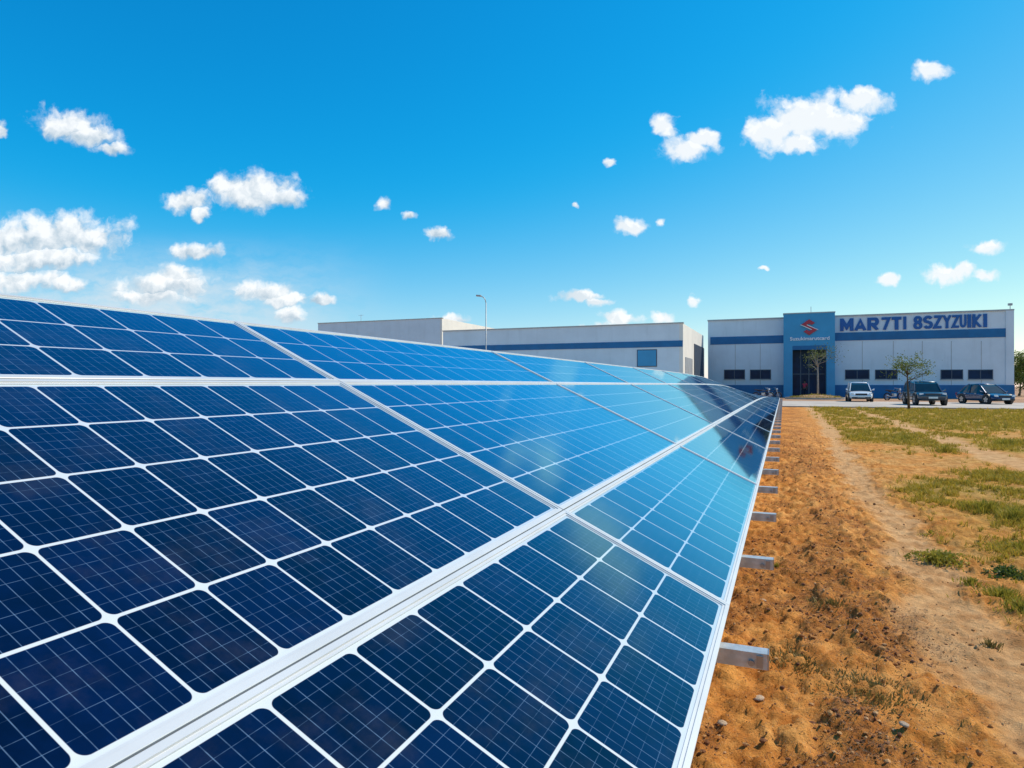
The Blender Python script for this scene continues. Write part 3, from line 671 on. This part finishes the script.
# grass: blades scattered where the ground is grassy
def blades(name, pts, hgt, wid, lean, material):
    nB = len(pts); ang = rng.uniform(0, 2 * np.pi, nB); le = rng.uniform(.1, 1, nB) * lean * hgt; la = rng.uniform(0, 2 * np.pi, nB)
    wx, wy = np.cos(ang) * wid, np.sin(ang) * wid; lx, ly = np.cos(la) * le, np.sin(la) * le
    P0 = pts; mid_ = P0 + np.stack([lx * .35, ly * .35, hgt * .6], 1); top = P0 + np.stack([lx, ly, hgt], 1)
    Wv = np.stack([wx, wy, wx * 0], 1)
    v = np.stack([P0 - Wv * .7, P0 + Wv * .7, mid_ + Wv, mid_ - Wv, top], 1).reshape(-1, 3)
    i0 = np.arange(nB) * 5
    me = bpy.data.meshes.new(name)
    me.vertices.add(len(v)); me.vertices.foreach_set('co', v.astype(np.float32).ravel())
    lo = np.stack([i0, i0 + 1, i0 + 2, i0 + 3, i0 + 3, i0 + 2, i0 + 4], 1)
    me.loops.add(lo.size); me.loops.foreach_set('vertex_index', lo.ravel().astype(np.int32))
    me.polygons.add(nB * 2); st = np.stack([np.arange(nB) * 7, np.arange(nB) * 7 + 4], 1); me.polygons.foreach_set('loop_start', st.ravel().astype(np.int32))
    me.update(); me.validate(); me.materials.append(material)
    o = bpy.data.objects.new(name, me); COL.objects.link(o); return o
NT_ = 52000
D_ = 3.3 * (43 / 3.3) ** rng.random(NT_) ; q_ = rng.uniform(.3, .97, NT_)
Xc = D_ * q_; cx_ = CH * Xc - SH * D_; cy_ = SH * Xc + CH * D_
cl_ = sstep(fbm(cx_, cy_, 2.3, 3, 31), .44, .60)
keep = (rng.random(NT_) < grass_mask(cx_, cy_) ** 1.3 * (.20 + .9 * cl_) * .95) & (cx_ > .6) & (cy_ < ROAD0 - .3)
tx_, ty_, td_ = cx_[keep], cy_[keep], D_[keep]
nb_ = rng.integers(6, 26, len(tx_)); idx = np.repeat(np.arange(len(tx_)), nb_); nT = len(idx)
rad = (.018 + .004 * td_) * rng.uniform(.5, 1.6, len(tx_)); size = rng.uniform(.5, 1.5, len(tx_)) ** 1.4
ang = rng.uniform(0, 2 * np.pi, nT); rr_ = np.abs(rng.normal(0, .6, nT)) * rad[idx]
gxk, gyk, dk = tx_[idx] + np.cos(ang) * rr_, ty_[idx] + np.sin(ang) * rr_, td_[idx]
hk = rng.uniform(.012, .040, nT) * size[idx] * (1 + dk * .045)
go = blades('grass', np.stack([gxk, gyk, height(gxk, gyk) - .003], 1), hk, .0014 * (1 + dk * .20), 1.1, M['grass']); tag(go, 'short yellow green grass growing in patches right of the dirt track', 'grass', kind='stuff')
print('grass blades', nT)

# weed clumps one can tell apart
def clump(px, py, r, h, nb, material, label, seed, leafy=False):
    random.seed(seed); p = at(px, py); z = float(height(np.array([p.x]), np.array([p.y]))[0])
    mb = MB()
    for _ in range(nb):
        a = random.uniform(0, 6.28); d = abs(random.gauss(0, .5)) * r; bx, by = math.cos(a) * d, math.sin(a) * d * 1.1
        out = Vector((math.cos(a), math.sin(a), 0)) * random.uniform(.1, .6) + Vector((random.gauss(0, .3), random.gauss(0, .3), 0))
        hh = h * random.uniform(.35, 1.05) * max(.35, 1 - d / r * .5); w = .0022 * (1 + p.length * .07)
        s = Vector((random.gauss(0, 1), random.gauss(0, 1), 0)).normalized() * w
        b0 = Vector((bx, by, -.01)); m_ = b0 + out * hh * .35 + Vector((0, 0, hh * .6)); t_ = b0 + out * hh * .95 + Vector((0, 0, hh))
        if leafy and random.random() < .55:
            for q in range(4): leaf_quad(mb, b0.lerp(t_, random.uniform(.3, 1)), .018 * (1 + p.length * .05), asp=.7)
        mb.add([b0 - s, b0 + s, m_ + s, m_ - s, t_], [(0, 1, 2, 3), (3, 2, 4)])
    o = mb.build('weed_clump', material, loc=(p.x, p.y, z)); tag(o, label, 'weed', 'weed clumps on the soil and along the track'); return o
CL = [(940, 560, .20, .085, 420, 'weed', 'yellow green weed clump between the track and the field, at mid distance', 1),
      (1003, 598, .17, .085, 620, 'weed', 'leafy green weed clump at the right picture edge', 0),
      (1024, 612, .12, .09, 360, 'weed', 'green weed clump cut off by the right picture edge', 0),
      (830, 610, .12, .045, 260, 'dryweed', 'low dark weed tuft on the open soil left of the track', 0),
      (802, 664, .20, .035, 950, 'dryweed', 'flat dry weed mat touching the nearest beam end', 0),
      (990, 645, .06, .05, 110, 'dryweed', 'small dark tuft in the pale track', 0),
      (776, 566, .05, .05, 90, 'weed', 'tiny green tuft at the second beam end', 0),
      (1008, 574, .15, .09, 420, 'leafdark', 'dark green leafy weed just above the clump at the right edge', 1),
      (972, 583, .10, .05, 220, 'weed', 'small yellow green tuft left of the leafy clump by the right edge', 0),
      (1018, 548, .18, .08, 380, 'weed', 'low grass clump at the right edge, upper end of the weedy patch', 0),
      (930, 533, .12, .045, 200, 'weed', 'faint low tuft just above the clump beside the dirt track', 0),
      (985, 512, .26, .15, 420, 'weed', 'broad grass clump in the field below the far track', 0),
      (1015, 520, .22, .16, 380, 'weed', 'tall grass clump in the field at the right edge', 0),
      (945, 452, .40, .17, 320, 'weed', 'round green clump close to the far pale track', 0),
      (905, 440, .45, .17, 320, 'weed', 'wide green clump in the grass strip left of the far track', 0),
      (1005, 445, .5, .2, 320, 'weed', 'bright green clump beyond the far track', 0),
      (872, 698, .24, .028, 900, 'dryweed', 'wide flattened mat of dry weeds on the dark debris near the bottom', 0)]
for i, (px, py, r, h, nb, m_, lab, lf) in enumerate(CL): clump(px, py, r, h, nb, M[m_], lab, 50 + i, bool(lf))

# planting bed before the entrance
random.seed(90); g2b = at(817, 60.0, False)
bd = thing('planting_bed', 'low planting bed with a kerb round the thin tree before the entrance', 'planting bed', (g2b.x - .2, g2b.y - 1.2, 0))
mb = MB(); K = 28; ring = lambda rx, ry, z: [(rx * math.cos(2 * math.pi * k / K), ry * math.sin(2 * math.pi * k / K), z) for k in range(K)]
mb.loft([ring(2.5, 2.3, -.1), ring(2.5, 2.3, .16), ring(2.35, 2.15, .16), ring(2.35, 2.15, .02)], caps=False); mb.build('kerb', M['kerb'], bd)
mb = MB(); mb.loft([ring(2.34, 2.14, .0), ring(2., 1.8, .16), ring(1., .9, .34), ring(.05, .05, .4)], caps=False); mb.build('soil', gm, bd, smooth=True)
mb = MB()
for _ in range(2600):
    a = random.uniform(0, 6.28); d = math.sqrt(random.random()); leaf_quad(mb, Vector((2.2 * d * math.cos(a), 2.0 * d * math.sin(a), .1 + .28 * (1 - d) + random.uniform(0, .22) * mnoise.noise((a * 2, d * 4, 0)) + .05)), .10)
gc = mb.build('ground_cover', M['weed'], bd); gc['kind'] = 'stuff'

# clods and stones on the soil, leaf litter
def clods():
    bm = bmesh.new(); bmesh.ops.create_icosphere(bm, subdivisions=1, radius=1); bv = np.array([v.co[:] for v in bm.verts]); bf = np.array([[v.index for v in f.verts] for f in bm.faces]); bm.free()
    nC = 26000
    D = 2.2 * (16 / 2.2) ** rng.random(nC); q = rng.uniform(.25, .9, nC); X = D * q; x = CH * X - SH * D; y = SH * X + CH * D
    ok = (x > -.35) & (x < 2.2) & (rng.random(nC) < (.12 + .9 * np.clip(debris_mask(x, y), 0, 1)) * (1 - .75 * track_mask(x, y)) * (1 - .75 * sstep(x, .9, 1.4)))
    x, y, D = x[ok], y[ok], D[ok]; k = len(x)
    s = .0020 + .010 * rng.random(k) ** 5; s *= (1 + .03 * D)
    V = bv[None] * (1 + .45 * (rng.random((k, len(bv), 1)) - .5)) * s[:, None, None] * (rng.uniform(.6, 1.3, (k, 1, 3)) * np.array([1, 1, .75]))
    V = V + np.stack([x, y, height(x, y) + s * .25], 1)[:, None]
    Fc = (bf[None] + (np.arange(k) * len(bv))[:, None, None]).reshape(-1, 3)
    me = bpy.data.meshes.new('soil_clods'); me.from_pydata(V.reshape(-1, 3).tolist(), [], Fc.tolist())
    m = bpy.data.materials.new('clod_soil'); m.use_nodes = True; n = NT(m.node_tree); g = n.n('ShaderNodeNewGeometry'); b = n.n('ShaderNodeBsdfPrincipled')
    rp = n.n('ShaderNodeValToRGB'); e = rp.color_ramp.elements; e[0].position = 0; e[0].color = (.13, .05, .022, 1); e[1].position = 1; e[1].color = (.46, .27, .13, 1)
    for p_, c_ in ((.40, (.22, .085, .028, 1)), (.80, (.50, .22, .06, 1)), (.95, (.58, .33, .14, 1))): el = e.new(p_); el.color = c_
    n.put(rp.inputs[0], g.outputs['Random Per Island']); n.put(b.inputs['Base Color'], rp.outputs[0]); b.inputs['Roughness'].default_value = .95
    n.put(n.n('ShaderNodeOutputMaterial').inputs[0], b.outputs[0]); me.materials.append(m)
    o = bpy.data.objects.new('soil_clods', me); COL.objects.link(o); tag(o, 'loose clods and pebbles of orange soil scattered between array and track', 'soil clods', kind='stuff')
clods()
LN = lambda x, y: float(debris_mask(np.array([x]), np.array([y]))[0])
def litter():
    random.seed(5); mb = MB(); nL = 0
    m = leafmat('dead_leaf', (.05, .020, .010), (.34, .19, .085), .1, (.25, .12, .05))
    while nL < 11000:
        D = 2.2 * (9 / 2.2) ** random.random(); q = random.uniform(.28, .85); X = D * q; x, y = CH * X - SH * D, SH * X + CH * D
        if not (-.3 < x < 1.9) or random.random() > (.08 + .92 * LN(x, y)) * (1 if x < .8 else .3): continue
        z = float(height(np.array([x]), np.array([y]))[0]) + .004; a = random.uniform(0, 6.28); tw = random.random() < .6; l = (.010 + .035 * random.random() ** 2) if tw else (.003 + .009 * random.random() ** 2); w = .0009 if tw else l * random.uniform(.25, .45)
        d = Vector((math.cos(a), math.sin(a), random.uniform(-.1, .35))) * l; s = Vector((-math.sin(a), math.cos(a), random.uniform(-.4, .4))) * w; p = Vector((x, y, z))
        mb.add([p, p + d * .5 + s, p + d + Vector((0, 0, l * .2)), p + d * .5 - s], [(0, 1, 2, 3)]); nL += 1
    o = mb.build('leaf_litter', m); tag(o, 'dry leaves, straw and twigs lying on the bare soil', 'leaf litter', kind='stuff')
litter()
m_pale = mat('pale_stone', (.46, .33, .22), .85, vary=.2, vscale=40, bump=.4, bscale=90)
for px, py, s, lab in ((758, 700, .020, 'flat pale stone on the soil below the nearest beam end'), (722, 725, .016, 'pale stone beside the lower panel edge at the bottom'), (904, 742, .015, 'pale stone in the dark debris at the bottom'), (763, 601, .016, 'pale stone close to the panel edge between the first two beam ends')):
    p = at(px, py); bm = bmesh.new(); bmesh.ops.create_icosphere(bm, subdivisions=2, radius=1)
    for v in bm.verts: v.co *= 1 + .35 * mnoise.noise(v.co * 1.4 + Vector((px, 0, 0))); v.co = Vector((v.co.x * s * 1.35, v.co.y * s, v.co.z * s * .42))
    me = bpy.data.meshes.new('stone'); bm.to_mesh(me); bm.free(); me.materials.append(m_pale); me.polygons.foreach_set('use_smooth', [True] * len(me.polygons))
    o = bpy.data.objects.new('stone', me); COL.objects.link(o); o.location = (p.x, p.y, float(height(np.array([p.x]), np.array([p.y]))[0]) + s * .2); o.rotation_euler.z = px; tag(o, lab, 'stone', 'pale stones on the soil')

# ------------------------------------------------------------------ vehicles
def wheel(parent, x, y, r, w, side):
    e = MB(); K = 24
    prof = [(.62 * r, -w / 2), (.94 * r, -w / 2), (r, -w * .32), (r, w * .32), (.94 * r, w / 2), (.62 * r, w / 2)]
    rings = [[(x + rr * math.cos(2 * math.pi * k / K), y + yy, r + rr * math.sin(2 * math.pi * k / K)) for k in range(K)] for rr, yy in prof]
    e.loft(rings + [rings[0]], caps=False); ty = e.build('wheel', M['rubber'], parent, smooth=True)
    e = MB(); yo = y + side * w * .42
    e.tube([(x, y - side * w * .1, r), (x, yo - side * .03, r)], .6 * r, 20)
    for k in range(5):
        a = 2 * math.pi * k / 5; m_ = Matrix.Translation((x, yo, r)) @ Matrix.Rotation(a, 4, 'Y'); e.box(-.055, .055, -.02, .012, .05, .6 * r, m_)
    e.tube([(x, yo - .03 * side, r), (x, yo + .02 * side, r)], .09, 12); e.build('rim', M['rim'], ty)

def car(label, base, rotz, L, Wd, H, paint, kind, cat='car', group='cars parked in front of the factory'):
    c = thing('parked_car', label, cat, base, rotz, group)
    hw = Wd / 2; wr = .31 if kind != 'suv' else .37; gc_ = .20 if kind != 'suv' else .28
    belt = H * .60
    if kind == 'suv':   st = [(-.5, .50, .86, .95), (-.485, .36, 1.0, .99), (-.40, gc_, 1.0, 1), (-.2, gc_, 1.0, 1), (.0, gc_, 1.0, 1), (.18, gc_, .98, 1), (.24, gc_, .96, 1), (.36, gc_, .92, .99), (.45, gc_ + .02, .88, .96), (.485, .34, .82, .90), (.5, .42, .70, .84)]
    else:               st = [(-.5, .48, .82, .90), (-.485, .34, .97, .96), (-.40, gc_, 1.0, 1), (-.2, gc_, 1.0, 1), (.0, gc_, .98, 1), (.16, gc_, .95, 1), (.24, gc_, .92, 1), (.36, gc_, .82, .98), (.44, gc_ + .02, .74, .93), (.48, .30, .64, .86), (.5, .36, .54, .78)]
    rings = []
    for fxp, zb, zt, wf in st:
        x = fxp * L; w = hw * wf; zt = belt * zt
        rings.append([(x, -w * .86, zb), (x, -w * .97, zb + .08), (x, -w, zb + (zt - zb) * .5), (x, -w * .97, zt - .06), (x, -w * .86, zt), (x, 0, zt + .035),
                      (x, w * .86, zt), (x, w * .97, zt - .06), (x, w, zb + (zt - zb) * .5), (x, w * .97, zb + .08), (x, w * .86, zb), (x, 0, zb)])
    MB().loft(rings).build('body', paint, c, smooth=True, subsurf=1)
    # greenhouse: glass block with painted roof and pillars
    if kind == 'suv': gh = [(-.47, belt * .98, .82), (-.44, H * .93, .76), (-.36, H, .74), (-.1, H * 1.0, .74), (.04, H * .965, .74), (.10, H * .90, .76), (.22, belt * .98, .84)]
    elif kind == 'hatch': gh = [(-.47, belt * .97, .80), (-.42, H * .88, .74), (-.32, H * .985, .71), (-.14, H, .71), (.02, H * .965, .71), (.09, H * .89, .74), (.26, belt * .93, .83)]
    else: gh = [(-.40, belt * .99, .80), (-.30, H * .86, .73), (-.20, H * .98, .70), (-.06, H, .70), (.05, H * .965, .70), (.11, H * .88, .73), (.27, belt * .93, .82)]
    def ring_at(x, z, wf, zl=belt * .90): return [(x * L, -hw * .93, zl), (x * L, -hw * wf - (hw * .03), z - .05 if z - .05 > zl else zl + .01), (x * L, -hw * wf * .92, z), (x * L, hw * wf * .92, z), (x * L, hw * wf + hw * .03, z - .05 if z - .05 > zl else zl + .01), (x * L, hw * .93, zl)]
    MB().loft([ring_at(*g) for g in gh]).build('windows', M['carglass'], c, smooth=False, bevel=.03)
    rt = [g for g in gh if g[1] > H * .92]
    MB().loft([[(x * L, -hw * wf * .97, z - .045), (x * L, -hw * wf * .9, z + .012), (x * L, 0, z + .035), (x * L, hw * wf * .9, z + .012), (x * L, hw * wf * .97, z - .045)] for x, z, wf in rt]).build('roof', paint, c, smooth=True)
    pb = MB()
    for s in (-1, 1):
        pb.tube([(gh[-1][0] * L, s * hw * .86, gh[-1][1]), (gh[-2][0] * L, s * hw * gh[-2][2] * .985, gh[-2][1]), (gh[-3][0] * L, s * hw * gh[-3][2] * .97, gh[-3][1])], .035, 6)
        pb.tube([(gh[0][0] * L, s * hw * .84, gh[0][1]), (gh[1][0] * L, s * hw * gh[1][2] * .985, gh[1][1]), (gh[2][0] * L, s * hw * gh[2][2] * .97, gh[2][1])], .05, 6)
        pb.tube([(-.12 * L, s * hw * .95, belt * .92), (-.13 * L, s * hw * .735, H * .97)], .035, 6)
    pb.build('pillars', paint, c)
    ax = .31 * L
    for x in (ax, -ax):
        for s in (-1, 1):
            ab = MB(); K = 20
            ab.tube([(x, s * (hw - .16), wr + .02), (x, s * (hw + .004), wr + .02)], wr * 1.17, 20); ab.build('wheel_arch', M['plastic'], c)
            wheel(c, x, s * (hw - .09), wr, .21, s)
    zf_ = belt * (.70 if kind != 'suv' else .78)
    for s in (-1, 1):
        hb = MB(); hb.loft([[(L * (.462 if a else .488), s * hw * y, zf_ + z) for y, z in ((.55, -.07), (.84, -.05), (.86, .07), (.60, .06))] for a in (1, 0)]); hb.build('headlight', M['lamp'], c, bevel=.015)
        tb = MB(); tb.box(-.499 * L, -.47 * L, min(s * hw * .66, s * hw * .93), max(s * hw * .66, s * hw * .93), belt * .72, belt * .92); tb.build('tail_light', M['taillamp'], c, bevel=.02)
        mm = MB(); mm.loft([[(.20 * L + a, s * (hw * .92 + b_), belt * .98 + z) for a, b_, z in ((-.06, 0, 0), (.06, 0, 0), (.05, .20, .03), (.05, .20, .15), (-.05, .18, .15))], [(.20 * L + a + .05, s * (hw * .92 + b_), belt * .98 + z) for a, b_, z in ((-.06, 0, .02), (.06, 0, .02), (.03, .2, .05), (.03, .2, .13), (-.04, .18, .13))]]); mm.build('mirror', paint, c)
        hd = MB()
        for x in (.05, -.22): hd.box(x * L - .08, x * L + .08, min(s * hw * .99, s * (hw * .99 + .03)), max(s * hw * .99, s * (hw * .99 + .03)), belt * .84, belt * .88)
        hd.build('door_handle', M['rim'], c)
    MB().box(.47 * L, .497 * L, -hw * .48, hw * .48, zf_ - .12, zf_ + .03).build('grille', M['plastic'], c, bevel=.02)
    MB().box(.45 * L, .503 * L, -hw * .76, hw * .76, gc_ + .05, gc_ + .17).build('bumper_intake', M['plastic'], c, bevel=.03)
    MB().box(.5 * L, .506 * L, -.25, .25, zf_ - .26, zf_ - .15).build('number_plate', M['plate'], c)
    return c
def heading_to_cam(p): return math.atan2(-p.y, -p.x)
p = at(859, 50.5, False); car('white hatchback parked facing the camera, left of the other cars', p, heading_to_cam(p) + R(5), 3.7, 1.64, 1.46, M['carwhite'], 'hatch')
p = at(924, 42, False); car('dark blue off roader parked behind the small green tree', p, heading_to_cam(p) + R(15), 3.7, 1.70, 1.50, M['carblue'], 'suv')
p = at(985, 44.5, False); car('shiny blue black saloon parked askew near the right edge', p, heading_to_cam(p) + R(36), 3.75, 1.58, 1.34, M['carblack'], 'sedan')

def motorcycle(label, base, rotz):
    m = thing('motorcycle', label, 'motorcycle', base, rotz, 'motorcycles parked by the factory')
    for x in (-.62, .62):
        e = MB(); K = 24; e.tube([(x + .28 * math.cos(2 * math.pi * k / K), 0, .30 + .28 * math.sin(2 * math.pi * k / K)) for k in range(K + 1)], .045, 8, cap=False); w_ = e.build('wheel', M['rubber'], m, smooth=True)
        e = MB()
        for k in range(6):
            a = math.pi * k / 6; e.tube([(x + .25 * math.cos(a), 0, .3 + .25 * math.sin(a)), (x - .25 * math.cos(a), 0, .3 - .25 * math.sin(a))], .010, 5)
        e.build('spokes', M['rim'], w_)
    e = MB(); e.tube([(-.62, .06, .3), (-.2, .06, .38), (.15, 0, .42), (.42, 0, .88)], .03, 6); e.tube([(-.62, -.06, .3), (-.2, -.06, .38)], .03, 6); e.tube([(-.5, 0, .72), (.4, 0, .8)], .03, 6); e.tube([(-.2, 0, .38), (-.35, 0, .72)], .025, 6); e.build('frame', M['plastic'], m)
    e = MB()
    for s in (-1, 1): e.tube([(.62, s * .08, .3), (.42, s * .08, .95)], .022, 6)
    e.build('fork', M['rim'], m)
    MB().box(-.12, .16, -.13, .13, .32, .58).build('engine', M['steel'], m, bevel=.05)
    MB().loft([[(x, -w, z0), (x, -w * .7, z1), (x, w * .7, z1), (x, w, z0)] for x, w, z0, z1 in ((-.08, .08, .74, .82), (.1, .14, .72, .95), (.3, .12, .76, .96), (.42, .06, .82, .9))]).build('fuel_tank', M['carblack'], m, bevel=.03)
    MB().loft([[(x, -w, z0), (x, -w, z1), (x, w, z1), (x, w, z0)] for x, w, z0, z1 in ((-.75, .08, .80, .88), (-.4, .13, .74, .84), (-.05, .10, .74, .82))]).build('seat', M['rubber'], m, bevel=.03)
    e = MB(); e.tube([(.30, -.36, 1.02), (.40, -.12, .98), (.40, .12, .98), (.30, .36, 1.02)], .016, 6); e.build('handlebar', M['rim'], m)
    e = MB(); e.tube([(.46, 0, .88), (.58, 0, .88)], [.06, .09], 12); e.build('headlight', M['lamp'], m)
    e = MB(); e.tube([(0, -.16, .34), (-.4, -.17, .3), (-.8, -.18, .4)], [.025, .03, .045], 8); e.build('exhaust', M['rim'], m)
p = at(894, 54.5, False); motorcycle('black motorcycle between the white car and the dark off roader', p, R(30))
p = at(763, 59, False); motorcycle('dark motorcycle half hidden behind the end of the solar array', p, R(-15))
p = at(771, 60.5, False); motorcycle('dark motorcycle close to the left pier of the entrance tower', p, R(10))

# ------------------------------------------------------------------ person at the door
def person(base, rotz):
    t = thing('person', 'person in a red top and dark trousers standing before the dark doorway', 'person', base, rotz)
    def skin(name, verts, edges, rad, material, parent):
        me = bpy.data.meshes.new(name); me.from_pydata(verts, edges, []); me.materials.append(material)
        o = bpy.data.objects.new(name, me); COL.objects.link(o); o.parent = parent
        sm = o.modifiers.new('skin', 'SKIN'); sm.use_smooth_shade = True
        for i, r in enumerate(rad): me.skin_vertices[0].data[i].radius = r if hasattr(r, '__len__') else (r, r)
        me.skin_vertices[0].data[0].use_root = True
        o.modifiers.new('s', 'SUBSURF').render_levels = 2; return o
    sk = mat('skin_tone', (.22, .11, .065), .6); red = mat('red_cloth', (.68, .05, .09), .8); navy = mat('dark_cloth', (.02, .025, .05), .85); hair = mat('black_hair', (.012, .01, .009), .6)
    V = [(0, 0, .95), (0, 0, 1.15), (0, 0, 1.38), (0, .01, 1.48), (.01, .0, 1.56), (.015, 0, 1.66)]
    E = [(0, 1), (1, 2), (2, 3), (3, 4), (4, 5)]; Rr = [(.15, .10), (.13, .09), (.17, .10), (.055, .055), (.075, .085), (.075, .085)]
    for s in (-1, 1):
        b_ = len(V); V += [(s * .19, 0, 1.40), (s * .25, .01, 1.13), (s * .25, -.08, .90), (s * .25, -.11, .80), (s * .245, -.12, .73)]; E += [(2, b_), (b_, b_ + 1), (b_ + 1, b_ + 2), (b_ + 2, b_ + 3), (b_ + 3, b_ + 4)]; Rr += [.06, .045, .033, .036, .016]
        b_ = len(V); V += [(s * .09, 0, .88), (s * .10, -.01, .48), (s * .11, .02, .09), (s * .115, -.03, .045), (s * .12, -.14, .035)]; E += [(0, b_), (b_, b_ + 1), (b_ + 1, b_ + 2), (b_ + 2, b_ + 3), (b_ + 3, b_ + 4)]; Rr += [.09, .06, .042, .045, .035]
    skin('body', V, E, Rr, sk, t)
    sV = [(0, 0, .90), (0, 0, 1.15), (0, 0, 1.40)]; sE = [(0, 1), (1, 2)]; sR = [(.172, .12), (.148, .108), (.18, .115)]
    for s in (-1, 1): b_ = len(sV); sV += [(s * .20, 0, 1.40), (s * .245, .008, 1.17)]; sE += [(2, b_), (b_, b_ + 1)]; sR += [.075, .06]
    skin('shirt', sV, sE, sR, red, t)
    pV = [(0, 0, .97)]; pE = []; pR = [(.16, .115)]
    for s in (-1, 1): b_ = len(pV); pV += [(s * .09, 0, .86), (s * .10, -.01, .48), (s * .11, .015, .10)]; pE += [(0, b_), (b_, b_ + 1), (b_ + 1, b_ + 2)]; pR += [.103, .075, .06]
    skin('trousers', pV, pE, pR, navy, t)
    bm = bmesh.new(); bmesh.ops.create_uvsphere(bm, u_segments=14, v_segments=9, radius=1)
    for v in bm.verts: v.co = Vector((v.co.x * .086, v.co.y * .10 + .018, v.co.z * .095)) + Vector((.015, 0, 1.685))
    me = bpy.data.meshes.new('hair'); bm.to_mesh(me); bm.free(); me.materials.append(hair); o = bpy.data.objects.new('hair', me); COL.objects.link(o); o.parent = t
    return t
pp = at(804.5, 66.5, False); person((pp.x, pp.y, 0), R(-20))
